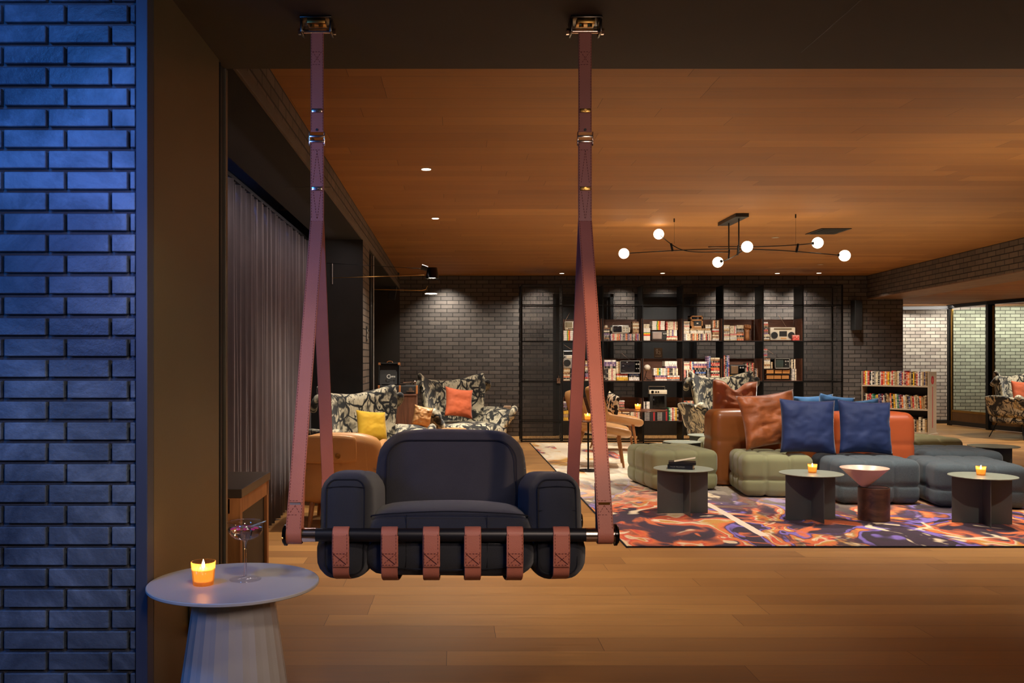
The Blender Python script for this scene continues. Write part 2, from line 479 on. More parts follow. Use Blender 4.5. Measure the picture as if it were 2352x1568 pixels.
bk.b.inputs['Roughness'].default_value = .42
bk.bump(n2.outputs['Fac'], .5, .005)
M['mortar'] = mat('dark_mortar', rgb(92, 94, 100), .95, 0, .15, 20, .6, 120)
struct('wall_left', bm, [bk.m, M['mortar']])
bm = nb(); box(bm, XJ-.034, XJ, 2.604, 2.66, 0, SO, bev=.002); struct('trim_2', bm, M['bluetrim'])
# the deep jamb panel beside it, its black edge band and the thin lit trim
bm = nb(); box(bm, -1.20, XJ, 2.662, 3.40, 0, SO); struct('wall_jamb', bm, M['bronze'])
bm = nb(); box(bm, -1.20, XJ-.008, 3.40, 3.50, 0, SO); box(bm, XJ-.012, XJ-.002, 3.43, 3.436, 0, SO); struct('trim_3', bm, M['black'])
bm = nb(); box(bm, -.905, XJ+.001, 3.50, 3.53, 0, SO, bev=.001); struct('trim_4', bm, M['trimline'])
# brick beam on the left with its steel lintel, and the pillar carrying it
bm = nb(); box(bm, XB-.25, XB, 3.507, DB, SO+.052, CE); struct('wall_beam_left', bm, M['brickside'])
bm = nb(); box(bm, XB-.25, XB-.012, 3.507, DB, SO, SO+.052); struct('ceiling_beam_underside', bm, M['bayblack'])
bm = nb(); box(bm, XB-.012, XB+.004, 3.507, DB, SO-.002, SO+.05, bev=.002); struct('trim_5', bm, mat('plastered_lintel', rgb(104, 92, 80), .8))
bm = nb(); box(bm, XB-.25, XB-.001, 8.48, 9.12, 0, SO-.001); struct('wall_pillar', bm, M['brickside'])
bm = nb(); box(bm, XB-.06, XB+.012, 9.125, 9.30, 0, SO-.06, bev=.003); struct('trim_6', bm, M['blacksteel'])
# curtain bay: ceiling with a slot over the curtain, outer wall, end wall
bm = nb(); box(bm, -1.245, XB-.25, 3.53, DB, SO, SO+.08); struct('ceiling_bay', bm, M['bayblack'])
bm = nb(); box(bm, -1.75, -1.65, 3.53, DB, 0, 2.7); box(bm, -1.75, XB-.25, 3.2, 3.53, SO, 2.7); struct('wall_bay', bm, M['darkplaster'])
bm = nb(); box(bm, -1.65, -1.0, 3.53, DB, 2.6, 2.7); struct('ceiling_slot', bm, M['darkplaster'])
bm = nb(); box(bm, -1.65, XB-.0015, 8.465, 8.479, 0, SO-.001); box(bm, -1.65, -1.245, 8.465, 8.66, SO, 2.6); struct('wall_bay_end', bm, mat('charcoal_plaster', rgb(40, 40, 38), .9))
bm = nb(); box(bm, -1.65, XB, DB, DB+.2, 0, 2.6); struct('wall_bay_back', bm, M['darkplaster'])
bm = nb(); box(bm, xat(760, 5.9), XB-.25, 5.9, 5.903, SO-.001, SO+.001); struct('trim_7', bm, M['black'])
# back wall of dark brick with two recessed doorways behind the shelving
d1 = (xat(1270, DB), xat(1409, DB)); d2 = (xat(1457, DB), xat(1601, DB)); dz = 2.25; XR = xat(2074, DB)
bm = nb()
box(bm, XB, d1[0], DB, DB+.25, 0, CE); box(bm, d1[1], d2[0], DB, DB+.25, 0, dz); box(bm, d2[1], XR, DB, DB+.25, 0, CE)
box(bm, d1[0], d2[1], DB, DB+.25, dz, CE); box(bm, d1[0], d1[0]+.001, DB+.2, DB+.25, 0, dz)
struct('wall_back', bm, M['brickdark'])
dm = mat('dark_door', rgb(44, 44, 44), .5, 0, .1)
for k, (a, b) in enumerate((d1, d2)):
    t = thing('door_%d' % (k+1), 'dark recessed double door in the brick wall behind the '+('left end' if k == 0 else 'middle')+' of the shelving', 'door', (a, DB, 0)); t['kind'] = 'structure'
    bm = nb(); box(bm, 0, b-a, .16, .2, 0, dz); obj('leaf', bm, dm, t)
    bm = nb()
    for w, y in ((.05, .0), (.09, .06)):
        box(bm, w-.05, w, y, y+.06, 0, dz-w+.05); box(bm, b-a-w, b-a-w+.05, y, y+.06, 0, dz-w+.05); box(bm, w-.05, b-a-w+.05, y, y+.06, dz-w, dz-w+.05)
    obj('frame', bm, M['blacksteel'], t)
# brick beam on the right, running slightly askew, its wooden underside, pale brick room beyond
yb = [3.507, DB+.2]; xb = [5.74, 6.575]; zb = 2.167
bm = nb()
vs = []
for z in (zb+.012, CE):
    for y, x in zip(yb, xb): vs += [bm.verts.new((x, y, z)), bm.verts.new((x+.57, y, z))]
for f in ((0, 1, 3, 2), (4, 6, 7, 5), (0, 2, 6, 4), (1, 5, 7, 3), (0, 4, 5, 1), (2, 3, 7, 6)): bm.faces.new([vs[i] for i in f])
struct('wall_beam_right', bm, M['brickside'])
bm = nb(); vs = []
for z in (zb, zb+.012):
    for y, x in zip(yb, xb): vs += [bm.verts.new((x-.0, y, z)), bm.verts.new((x+.57, y, z))]
for f in ((0, 1, 3, 2), (4, 6, 7, 5), (0, 2, 6, 4), (1, 5, 7, 3), (0, 4, 5, 1), (2, 3, 7, 6)): bm.faces.new([vs[i] for i in f])
struct('trim_8', bm, mat('brown_boarding', rgb(124, 96, 76), .6, 0, .2, 9))
bm = nb(); vs = [bm.verts.new(p) for p in ((6.3, 3.507, 2.22), (14.2, 3.507, 2.22), (14.2, 17.6, 2.22), (7.14, 17.6, 2.22), (7.14, DB+.2, 2.22))]
bm.faces.new(vs); r = bmesh.ops.extrude_face_region(bm, geom=bm.faces[:]); bmesh.ops.translate(bm, verts=[v for v in r['geom'] if isinstance(v, bmesh.types.BMVert)], vec=(0, 0, .1))
struct('ceiling_annex', bm, M['ceil'])
bm = nb(); box(bm, XR, 14.2, 17.2, 17.4, 0, 2.3); struct('wall_annex', bm, M['brickpale'])
bm = nb(); box(bm, XR, 14.2, 17.17, 17.2, 0, .06); struct('baseboard_annex', bm, M['black'])
bm = nb(); box(bm, XR-.25, XR, DB+.25, 17.4, 0, 2.5); struct('wall_annex_side', bm, M['brickside'])
bm = nb(); box(bm, 14.0, 14.2, -2.5, 17.6, 0, 2.7); struct('wall_right', bm, M['darkplaster'])
bm = nb(); box(bm, -3.2, 14.2, -2.7, -2.5, 0, 2.7); struct('wall_front', bm, M['darkplaster'])
# folding glass doors
P = [Vector((9.19, 16.75, 0)), Vector((9.27, 15.62, 0)), Vector((9.44, 14.75, 0)), Vector((9.6, 13.4, 0))]
t = thing('door_3', 'black framed folding glass doors with brass edges in front of the pale brick wall', 'door', P[0]); t['kind'] = 'structure'
HZ = 2.16
def seg(bm, a, b, w, z0, z1, u0=0, u1=1, dy=0):
    d = (b-a); L = d.length; d.normalize(); nn = Vector((-d.y, d.x, 0))
    A = a+d*(L*u0 if u0 <= 1 and u0 >= 0 else 0); B = a+d*L*u1
    q = [A-nn*w/2+nn*dy, B-nn*w/2+nn*dy, B+nn*w/2+nn*dy, A+nn*w/2+nn*dy]
    lo = [bm.verts.new((p.x, p.y, z0)) for p in q]; hi = [bm.verts.new((p.x, p.y, z1)) for p in q]
    bm.faces.new(lo[::-1]); bm.faces.new(hi); bridge(bm, lo, hi)
bm = nb(); seg(bm, P[0], P[1], .12, HZ, 2.22); seg(bm, P[1], P[2], .12, HZ, 2.22); seg(bm, P[2], P[3], .12, HZ, 2.22)
seg(bm, P[0]+Vector((-1.6, .3, 0)), P[0], .10, 2.14, 2.20)
obj('header', bm, M['blacksteel'], t, world=True)
bm = nb(); seg(bm, P[0], P[1], .06, .015, .09); seg(bm, P[1], P[2], .06, .015, .09); seg(bm, P[2], P[3], .06, .015, .09); obj('sill', bm, M['black'], t, world=True)
for i, (p, w) in enumerate(((P[0], .06), (P[1], .12), (P[2], .06), (P[3], .06))):
    bm = nb(); box(bm, p.x-w/2, p.x+w/2, p.y-.04, p.y+.04, 0, HZ, bev=.004); obj('post', bm, M['blacksteel'], t, world=True)
for i in range(3):
    a, b = P[i], P[i+1]; e = (b-a).normalized()*.09
    bm = nb(); seg(bm, a+e, b-e, .008, .29, HZ-.04); obj('glass', bm, clearm('greenish_glass_%d' % i, (.86, .95, .89), .04), t, world=True)
    bm = nb(); seg(bm, a+e*.6, a+e*1.0, .03, .09, HZ-.02); seg(bm, a+e*.6, b-e*.6, .03, .25, .29)
    obj('brass_edge', bm, M['brass'], t, world=True, label='brass edging strip')
    bm = nb(); seg(bm, a+e*.6, b-e*.6, .02, .09, .25); obj('kick_panel', bm, mat('brown_kick_panel_%d' % i, rgb(110, 78, 44), .4, .3), t, world=True, label='brown metal kick panel')

# ---------------------------------------------------------------- curtain
bm = nb(); prev = None; N = 900; y0, y1 = 3.9, 8.42
rows = [.012, .4, 1.2, 1.9, 2.285]
for i in range(N+1):
    y = y0+(y1-y0)*i/N
    ph = y*2*math.pi/.105+1.3*math.sin(y*3.1)+.8*math.sin(y*7.7)
    q = []
    for k, z in enumerate(rows):
        a = .020+.012*(1-z/2.3)
        x = -1.335+a*math.sin(ph+.25*math.sin(z*2+y*4))+.009*math.sin(ph*.37+z)
        q.append(bm.verts.new((x, y+.006*math.cos(ph*2), z)))
    if prev:
        for k in range(len(rows)-1): bm.faces.new((prev[k], q[k], q[k+1], prev[k+1]))
    prev = q
cm = mat('grey_velvet', rgb(104, 96, 98), .9, 0, .12, 4, sheen=.5)
t = thing('curtain', 'long dark grey pleated curtain hanging in the bay on the left', 'curtain', (-1.335, y0, 0))
c = obj('drape', bm, cm, t, smooth=True, world=True)
so = c.modifiers.new('thick', 'SOLIDIFY'); so.thickness = .003
bm = nb(); box(bm, -1.355, -1.315, y0-.05, y1, 2.287, 2.31); obj('curtain_track', bm, M['blacksteel'], t, world=True)
# ================================================================ hanging swing seat
SX0, SX1, DM, DF, DR, BZ = -.449, .438, 3.0, 2.607, 3.32, .6975
RZB = .612        # the rear bar hangs lower, so the seat tips back
swing = thing('hanging_swing_seat', 'hanging swing seat with charcoal cushions slung in cognac leather straps between two black bars', 'swing', (0, 3.0, .55))
def stitches(bm, pts, x, n_out, step=.0092, L=.0055, th=.0012):
    q = resample(pts, step)
    for a, b in zip(q, q[1:]):
        d = (b-a).normalized(); nn = Vector((1, 0, 0)).cross(d).normalized()*n_out
        c = a+nn*.0022; e = c+d*L
        s = Vector((.0006, 0, 0)); o = nn*th*.5
        vs = [bm.verts.new(p) for p in (c-s+Vector((x, 0, 0)), c+s+Vector((x, 0, 0)), e+s+Vector((x, 0, 0)), e-s+Vector((x, 0, 0)))]
        ws = [bm.verts.new(v.co+o) for v in vs]
        bm.faces.new(ws); bridge(bm, vs, ws)
def dashline(bm, a, b, nrm, step=.0092, L=.0055, w=.0006):
    a = Vector(a); b = Vector(b); d = (b-a); n = max(1, int(d.length/step)); d.normalize(); s = d.cross(Vector(nrm)).normalized()*w; o = Vector(nrm)*.001
    for i in range(n):
        c = a+d*step*i; e = c+d*min(L, (b-c).length)
        vs = [bm.verts.new(p) for p in (c-s, c+s, e+s, e-s)]; ws = [bm.verts.new(v.co+o) for v in vs]
        bm.faces.new(ws); bridge(bm, vs, ws)
W = .0455; PK = dict(world=True)
def strap(x0, x1, y1, side, BZ=BZ):
    """one long strap from the buckle joint down to a bar, doubled at its foot"""
    s = -1 if side == 'front' else 1
    br = .024
    top = Vector((x0, DM+s*.004, 1.66)); bar = Vector((x1, y1, BZ))
    tp = Vector((x1, y1+s*br, BZ+.01))
    pts = [top, tp]
    for a in range(0, 181, 20):
        t = R(a); pts.append(Vector((x1, y1+s*br*math.cos(t), BZ-br*math.sin(t))))
    back = top.lerp(tp, .86)+Vector((0, -s*.009, 0)); pts.append(Vector((x1, y1-s*br, BZ+.03))); pts.append(back)
    bm = nb(); ribbon(bm, pts, W, .004)
    st = obj('strap', bm, M['leatherstrap'], swing, auto=30, **PK)
    sb = nb(); so_ = s
    d = tp-top; nn = Vector((0, s, -s*d.y/d.z if abs(d.z) > 1e-6 else 0)).normalized()
    for x in (-W/2+.004, W/2-.004):
        dashline(sb, top+Vector((x, 0, 0))+nn*.002, tp+Vector((x, 0, 0))+nn*.002, nn)
    if side == 'front':
        def P(f, x): return top.lerp(tp, f)+Vector((x, 0, 0))+nn*.002
        z = lambda zz: (top.z-zz)/(top.z-tp.z)
        fa, fb = z(.79), z(.755)
        e = W/2-.005
        for f in (z(.793), z(.755)): dashline(sb, P(f, -e), P(f, e), nn)
        dashline(sb, P(z(.78), 0), P(fb, e), nn); dashline(sb, P(z(.78), 0), P(fb, -e), nn)
        bm = nb(); c = P(z(.785), 0)
        box(bm, -.0165, .0165, -.0025, .0, -.0055, .0055, bev=.001); xf(bm, c, (math.atan2(d.y, -d.z)*-1, 0, 0))
        obj('metal_tab', bm, M['chrome'] if x0 < 0 else M['brass'], swing, **PK, label='small metal tab on the strap')
    obj('stitching', sb, M['thread'], st, world=True, label='dark red stitching')
for x in (SX0, SX1):
    xs = (x-.006) if x < 0 else (x-.001)
    strap(x, xs, DF, 'front'); strap(x, xs, DR, 'rear', RZB)
    # upper strap, doubled, from the ceiling bracket to the joint
    bm = nb(); ribbon(bm, [(x, DM, 2.285), (x, DM, 2.05), (x, DM, 1.955)], W*.97, .007); ribbon(bm, [(x, DM, 1.925), (x, DM, 1.80), (x, DM, 1.655)], W, .010)
    up = obj('upper_strap', bm, M['leatherstrap'], swing, auto=30, **PK)
    sb = nb(); yy = DM-.0052; e = W/2-.004; N_ = (0, -1, 0)
    for xx in (-e, e):
        dashline(sb, (x+xx, yy+.0017, 2.28), (x+xx, yy+.0017, 1.955), N_); dashline(sb, (x+xx, yy, 1.925), (x+xx, yy, 1.66), N_)
    e = W/2-.008
    for z in (2.22, 2.178): dashline(sb, (x-e, yy+.0017, z), (x+e, yy+.0017, z), N_)
    dashline(sb, (x-e, yy+.0017, 2.22), (x+e, yy+.0017, 2.178), N_); dashline(sb, (x+e, yy+.0017, 2.22), (x-e, yy+.0017, 2.178), N_)
    for z in (1.895, 1.66): dashline(sb, (x-e, yy, z), (x+e, yy, z), N_)
    dashline(sb, (x, yy, 1.893), (x-e, yy, 1.775), N_); dashline(sb, (x, yy, 1.893), (x+e, yy, 1.775), N_)
    dashline(sb, (x-e, yy, 1.775), (x, yy, 1.662), N_); dashline(sb, (x+e, yy, 1.775), (x, yy, 1.662), N_)
    obj('stitching', sb, M['thread'], up, world=True, label='dark red stitching')
    for z in (2.025, 1.767):
        bm = nb(); box(bm, x-.017, x+.017, DM-.009, DM-.0045, z-.0065, z+.0065, bev=.001)
        cyl(bm, (x, DM-.0085, z), (x, DM-.0125, z), .005, .0045, 14)
        obj('metal_tab', bm, M['chrome'] if x < 0 else M['brass'], swing, auto=40, **PK, label='small metal tab with a rivet')
    bm = nb()
    for sx_ in (-1, 1): box(bm, x+sx_*.0245-.0018, x+sx_*.0245+.0018, DM-.009, DM+.006, 1.913, 1.955, bev=.001)
    for z in (1.940, 1.923): box(bm, x-.025, x+.025, DM-.011, DM-.004, z-.0042, z+.0032, bev=.0012)
    for sx_ in (-1, 1): ball(bm, (x+sx_*.0245, DM-.004, 1.911), .0026, 8)
    obj('buckle', bm, M['chrome'], swing, auto=40, **PK)
    bm = nb(); cyl(bm, (x, DM-.0045, 1.962), (x, DM-.0075, 1.962), .0042, .0042, 14); obj('rivet', bm, M['black'], swing, **PK)
    # bracket at the soffit
    bm = nb()
    box(bm, x-.052, x+.052, DM-.04, DM+.04, SO-.008, SO-.0004, bev=.002)
    for sx_ in (-1, 1): box(bm, x+sx_*.048-.004, x+sx_*.048+.004, DM-.032, DM+.032, SO-.052, SO-.006, bev=.003)
    br = obj('ceiling_bracket', bm, mat('gunmetal_bracket', rgb(92, 84, 76), .25, 1, .05), swing, auto=40, **PK)
    bm = nb(); cyl(bm, (x-.058, DM, SO-.040), (x+.058, DM, SO-.040), .0065, None, 14)
    for sx_ in (-1, 1): cyl(bm, (x+sx_*.053, DM, SO-.040), (x+sx_*.062, DM, SO-.040), .011, None, 6)
    obj('bolt', bm, M['chrome'], br, auto=40, world=True, label='steel cross bolt')
    bm = nb(); box(bm, x-.03, x+.03, DM-.03, DM+.02, SO-.022, SO-.010, bev=.002)
    for k in (-.014, .014): cyl(bm, (x+k, DM-.012, SO-.022), (x+k, DM-.012, SO-.030), .0085, None, 6)
    obj('nut_plate', bm, M['brass'], br, auto=40, world=True, label='brassy plate with hex nuts')
# two bars
def bar(y, xa, xc, BZ=BZ):
    bm = nb(); cyl(bm, (xa+.046, y, BZ), (xc-.048, y, BZ), .0192, None, 32); b = obj('bar', bm, M['bar'], swing, auto=40, **PK)
    for x0, s in ((xa, -1), (xc, 1)):
        bm = nb(); cyl(bm, (x0-s*.09, y, BZ), (x0-s*.005, y, BZ), .0200, None, 32)
        obj('end_sleeve', bm, M['chrome'], b, auto=40, world=True, label='polished metal sleeve')
        bm = nb(); cyl(bm, (x0-s*.008, y, BZ), (x0-s*.001, y, BZ), .031, None, 32); cyl(bm, (x0-s*.001, y, BZ), (x0+s*.004, y, BZ), .028, .024, 32)
        obj('end_cap', bm, M['gloss'], b, auto=40, world=True, label='black disc end cap')
M['bar'] = mat('black_tube', rgb(34, 34, 38), .38, .4, .05); M['gloss'] = mat('black_gloss', rgb(14, 13, 13), .15, .5, .05)
bar(DF, -.484, .472); bar(DR, -.478, .470, RZB)
# cushions
def seam(pts, r=.0022): bm = nb(); tube(bm, pts, r, 6, closed=True); return bm
def rrect(cx, cz, w, h, r, y, n=6, bulge=0, bx=None):
    out = []
    for (sx, sz, a0) in ((1, 1, 0), (-1, 1, 90), (-1, -1, 180), (1, -1, 270)):
        for k in range(n+1):
            t = R(a0+90*k/n); out.append(Vector((cx+sx*(w/2-r)+r*math.cos(t), y, cz+sz*(h/2-r)+r*math.sin(t))))
    return out
cl = M['navycloth']
# seat
bm = cushion(.475, .52, .19, .05, (18, 16, 10), .014, wob=.004, fn=lambda p: Vector((p.x*(1.03 if p.z < 0 else 1), p.y, p.z-.012*math.cos(p.x*6.6)*(-1)*.5+(-.018*(abs(p.y)/.26)**2 if p.z > 0 else 0))))
xf(bm, (-.010, 2.90, .672)); s = obj('seat_cushion', bm, cl, swing, smooth=True, **PK)
bm = nb()
tube(bm, smoothpath([(-.24, 2.70, .742), (-.235, 2.655, .750), (-.17, 2.636, .757), (-.01, 2.630, .763), (.15, 2.636, .757), (.215, 2.655, .750), (.22, 2.70, .742)], 6), .0022, 6)
tube(bm, smoothpath([(-.24, 2.66, .607), (-.13, 2.628, .600), (-.01, 2.622, .597), (.11, 2.628, .600), (.22, 2.66, .607)], 6), .0022, 6)
for x in (-.135, .10): tube(bm, [(x, 2.6355, .753), (x, 2.6285, .72), (x, 2.626, .66), (x, 2.630, .60)], .0011, 5)
obj('piping', bm, M['piping'], s, world=True, label='black piping')
# arms
for x0, sg in ((-.315, -1), (.305, 1)):
    bm = cushion(.148, .60, .30, .052, (12, 18, 14), .012, wob=.004, seed=sg,
                 fn=lambda p: Vector((p.x*(1.04 if p.z < -.02 else .98)+(sg*.006 if p.z < -.05 else 0), p.y, p.z)))
    xf(bm, (x0, 2.945, .719)); a = obj('arm_cushion', bm, cl, swing, smooth=True, **PK)
    bm = nb(); y = 2.652
    rc = lambda p: .052-math.sqrt(max(1e-6, .052**2-min(.0505, math.hypot(max(0, abs(p.x-x0)-.022), max(0, abs(p.z-.719)-.098)))**2))
    tube(bm, [p+Vector((0, rc(p)-.022, 0)) for p in rrect(x0, .719, .112, .272, .03, y)], .0022, 6, closed=True)
    w_ = .056
    tube(bm, [(x0-w_, 2.640, .832), (x0, 2.632, .836), (x0+w_, 2.640, .832)], .0014, 5)
    if sg > 0: tube(bm, [(x0-w_, 2.640, .765), (x0, 2.632, .766), (x0+w_, 2.640, .765)], .0010, 5)
    obj('piping', bm, M['piping'], a, world=True, label='black piping')
# back
bm = cushion(.50, .15, .43, .07, (20, 10, 16), .016, wob=.003,
             fn=lambda p: Vector((p.x*(1-.06*max(0, p.z/.21)**3), p.y, p.z+.006*math.cos(p.x*6) if p.z > 0 else p.z)))
xf(bm, (0, 0, 0), (R(-8), 0, 0)); xf(bm, (-.004, 3.16, .792)); b = obj('back_cushion', bm, cl, swing, smooth=True, **PK)
bm = nb(); q = [Vector((p.x, p.y, p.z)) for p in rrect(0, 0, .445, .38, .075, -.087, 8)]
tube(bm, q, .0024, 6, closed=True); xf(bm, (0, 0, 0), (R(-8), 0, 0)); xf(bm, (-.004, 3.16, .786)); obj('piping', bm, M['piping'], b, world=True, label='black piping')
TILT = Matrix.Translation((0, DF, BZ)) @ Matrix.Rotation(R(-7), 4, 'X') @ Matrix.Translation((0, -DF, -BZ))
for o in swing.children:
    if o.name.split('.')[0] in ('seat_cushion', 'arm_cushion', 'back_cushion'): o.matrix_parent_inverse = Matrix.Identity(4); o.data.transform(Matrix.Translation(-swing.location) @ TILT @ Matrix.Translation(swing.location)); [q.data.transform(Matrix.Translation(-swing.location) @ TILT @ Matrix.Translation(swing.location)) for q in o.children]
# sling straps with boxed stitching
for i, px in enumerate((782, 894, 990, 1086, 1183, 1290)):
    x = xat(px, DF-.02)
    w = .0475; bot = .566 if 0 < i < 5 else .570
    pts = []
    r = .0225
    for a in range(200, 79, -15): pts.append(Vector((x, DF-r*math.cos(R(a-180)) if False else DF+r*math.cos(R(a-90)), BZ+r*math.sin(R(a-90)+math.pi/2) if False else BZ+r*math.sin(R(a-90)))))
    pts = [Vector((x, DF+r*math.cos(R(a)), BZ+r*math.sin(R(a)))) for a in range(-10, 181, 19)]
    f0 = DF-r-.001
    low = smoothpath([(x, f0, BZ-.005), (x, f0-.002, .655), (x, f0+.006, .61), (x, f0+.030, bot+.006), (x, 2.72, bot-.022), (x, 2.95, bot-.050), (x, 3.18, bot-.068), (x, DR-.01, bot-.040), (x, DR+.0235, RZB)], 6)
    back = [Vector((x, DR+r*math.cos(R(a)), RZB+r*math.sin(R(a)))) for a in range(0, 181, 20)]
    bm = nb(); ribbon(bm, pts+low[1:]+back, w, .0035)
    ribbon(bm, [p+Vector((.0022 if i < 3 else -.0012, -.0042, 0)) for p in smoothpath([(x, f0-.001, .70), (x, f0-.002, .655), (x, f0+.003, .612)], 4)], w, .0035)
    st = obj('sling_strap', bm, M['leatherstrap'], swing, auto=35, **PK)
    sb = nb(); e = w/2-.004; y = f0-.0085
    for xx in (-e, e): dashline(sb, (x+xx, y+.002, .705), (x+xx, y, .655), (0, -1, 0)); dashline(sb, (x+xx, y, .655), (x+xx, y+.004, .615), (0, -1, 0))
    zt, zb_ = .650, .617
    for z, yy in ((zt, y), (zb_, y+.0035)): dashline(sb, (x-e, yy, z), (x+e, yy, z), (0, -1, 0))
    dashline(sb, (x-e, y, zt), (x+e, y+.003, zb_), (0, -1, 0), .006, .006); dashline(sb, (x+e, y, zt), (x-e, y+.003, zb_), (0, -1, 0))
    obj('stitching', sb, M['thread'], st, world=True, label='stitched cross in a box')

# ================================================================ round white side table with candle and cocktail
TX, TY, TZ = -.633, 2.622, .56
t = thing('side_table', 'round white pedestal table with a faceted cone base beside the blue brick wall', 'table', (TX, TY, 0))
bm = nb(); disc(bm, (TX, TY, TZ-.010), .2435, .010, 128, bev=.002); obj('tabletop', bm, M['white'], t, auto=30, world=True)
bm = nb()
n = 22
prof = [(.186, 0), (.108, TZ-.0105)]
prev = None
for r_, z in prof:
    q = []
    for k in range(n*2):
        a = math.pi*k/n; rr = r_*(1.0 if k % 2 == 0 else 1.018)
        q.append(bm.verts.new((TX+rr*math.cos(a+.12), TY+rr*math.sin(a+.12), z)))
    if prev: bridge(bm, prev, q)
    prev = q
bm.faces.new(prev)
obj('faceted_base', bm, M['white'], t, world=True)

def gl_profile(o, i): return o+i[::-1]
amber = clearm('amber_glass', (1.0, .74, .42), .06, glow=(1, .70, .34))
wax = NT('wax'); wax.b.inputs['Base Color'].default_value = (*rgb(238, 206, 160), 1); wax.b.inputs['Roughness'].default_value = .4
wax.b.inputs['Subsurface Weight'].default_value = .6; wax.b.inputs['Subsurface Radius'].default_value = (.03, .015, .006); wax.b.inputs['Emission Color'].default_value = (1, .52, .17, 1); wax.b.inputs['Emission Strength'].default_value = 1.5  # emission stands in for the flame's light inside the wax
flame = emit('flame', (1, .66, .28), 160)
def candle(loc, label, sc=1.0, power=.8):
    t = thing('votive_candle', label, 'candle', loc, 0, 'lit votive candles in amber glasses')
    bm = nb(); n = 64
    lathe(bm, [(.0001, 0), (.0265*sc, 0), (.0275*sc, .004*sc), (.0332*sc, .066*sc), (.0305*sc, .066*sc), (.0255*sc, .010*sc), (.0001, .010*sc)], seg=n, flute=.055, fn=22)
    obj('ribbed_glass', bm, amber, t, smooth=True)
    bm = nb(); lathe(bm, [(.0001, .011*sc), (.0245*sc, .011*sc), (.0290*sc, .046*sc), (.0001, .046*sc)], seg=24); w = obj('wax', bm, wax.m, t, auto=40)
    bm = nb(); lathe(bm, [(.0001, .047*sc), (.0040*sc, .050*sc), (.0052*sc, .055*sc), (.0032*sc, .062*sc), (.0001, .072*sc)], seg=12); obj('flame', bm, flame, t, smooth=True)
    L = bpy.data.lights.new('candle_light', 'POINT'); L.energy = power; L.color = (1, .56, .2); L.shadow_soft_size = .006*sc
    o = bpy.data.objects.new('candle_light', L); COL.objects.link(o); o.parent = t; o.location = (0, 0, .058*sc)
    return t
candle((-.712, 2.585, TZ), 'lit amber votive candle on the round white table beside the cocktail glass', 1.0, 1.1)
gx, gy = -.606, 2.646
t = thing('cocktail_glass', 'stemmed coupe glass of pale pink drink with petals on the white table', 'glass', (gx, gy, TZ))
cg = clearm('clear_glass', (.99, .99, 1.0), .05, edge=.10); cgs = clearm('clear_glass_stem', (.92, .92, .95), .16, edge=.5)
bm = nb(); lathe(bm, [(.0001, .0005), (.046, .0005), (.0465, .0018), (.020, .0045), (.0055, .009)], seg=48); obj('foot', bm, cg, t, smooth=True)
bm = nb(); lathe(bm, [(.0055, .009), (.0042, .02), (.0038, .09), (.0052, .108), (.0085, .116)], seg=24); obj('stem', bm, cgs, t, smooth=True)
bm = nb(); tube(bm, [(.0518*math.cos(a*math.pi/24), .0518*math.sin(a*math.pi/24), .168) for a in range(48)], .0008, 6, closed=True); obj('rim', bm, cgs, t, smooth=True)
bm = nb(); lathe(bm, [(.0085, .116), (.030, .119), (.045, .128), (.0505, .142), (.0525, .168), (.0515, .168), (.0495, .1425), (.044, .130), (.029, .1205), (.0001, .119)], seg=56); obj('bowl', bm, cg, t, smooth=True)
lq = NT('drink'); lq.b.inputs['Base Color'].default_value = (.95, .72, .62, 1); lq.b.inputs['Roughness'].default_value = .03; lq.b.inputs['IOR'].default_value = 1.2
lq.b.inputs['Transmission Weight'].default_value = 1
bm = nb(); lathe(bm, [(.0001, .1200), (.0285, .1212), (.043, .131), (.0485, .143), (.0495, .1500), (.0001, .1500)], seg=48); l = obj('drink', bm, lq.m, t, smooth=True)
pm = mat('pink_petal', rgb(226, 40, 128), .5, 0, .2, 40)
for k in range(9):
    a = 1.2+k*.62; rr = .022+.018*((k*37) % 10)/10
    bm = nb(); ball(bm, (0, 0, 0), 1, 8, (.0085, .0055, .0016)); xf(bm, (rr*math.cos(a), rr*math.sin(a)-.004, .1518), (.3*math.sin(k), .25, a))
    obj('petal', bm, pm, t, smooth=True)
bm = nb()
for k in range(7):
    a = R(-25)+.08*k; tube(bm, [(.020+.004*k, -.016, .158+.001*k), (.040+.002*k, -.014+.003*k, .1665), (.056+.0015*(k % 3), -.012+.004*k, .1690+.001*(k % 2))], .0007, 5)
obj('herb_sprig', bm, mat('frosted_herb', rgb(170, 190, 196), .5), t)

# valve on the jamb and the console bench in the bay
t = thing('pipe_valve', 'small brass pipe valve sticking out of the dark jamb panel low down', 'valve', (XJ, 3.0, .33))
zz = zat(1437, XJ*F/(437-PX))
yv = XJ*F/(437-PX)
bm = nb(); cyl(bm, (XJ, yv, zz), (XJ+.022, yv, zz), .014, .014, 18); cyl(bm, (XJ+.022, yv, zz), (XJ+.034, yv, zz), .009, None, 12); obj('body', bm, M['brass'], t, auto=40, world=True)
bm = nb(); cyl(bm, (XJ+.022, yv, zz-.03), (XJ+.022, yv, zz+.085), .010, None, 14); box(bm, XJ+.008, XJ+.036, yv-.012, yv+.012, zz+.085, zz+.095, bev=.002); box(bm, XJ+.0005, XJ+.004, yv-.025, yv+.025, zz-.035, zz+.095, bev=.002)
obj('pipe', bm, M['black'], t, auto=40, world=True)
t = thing('console_bench', 'dark topped console bench on oak frame legs behind the jamb, in front of the curtain', 'bench', (-1.14, 4.22, 0))
x0, x1, ya, yb_, zt = -1.29, -.99, 4.22, 4.87, .60
bm = nb(); box(bm, x0, x1+.008, ya-.005, yb_+.005, zt-.042, zt, bev=.003); obj('top', bm, mat('black_stained_top', rgb(64, 54, 44), .35, 0, .1), t, world=True)
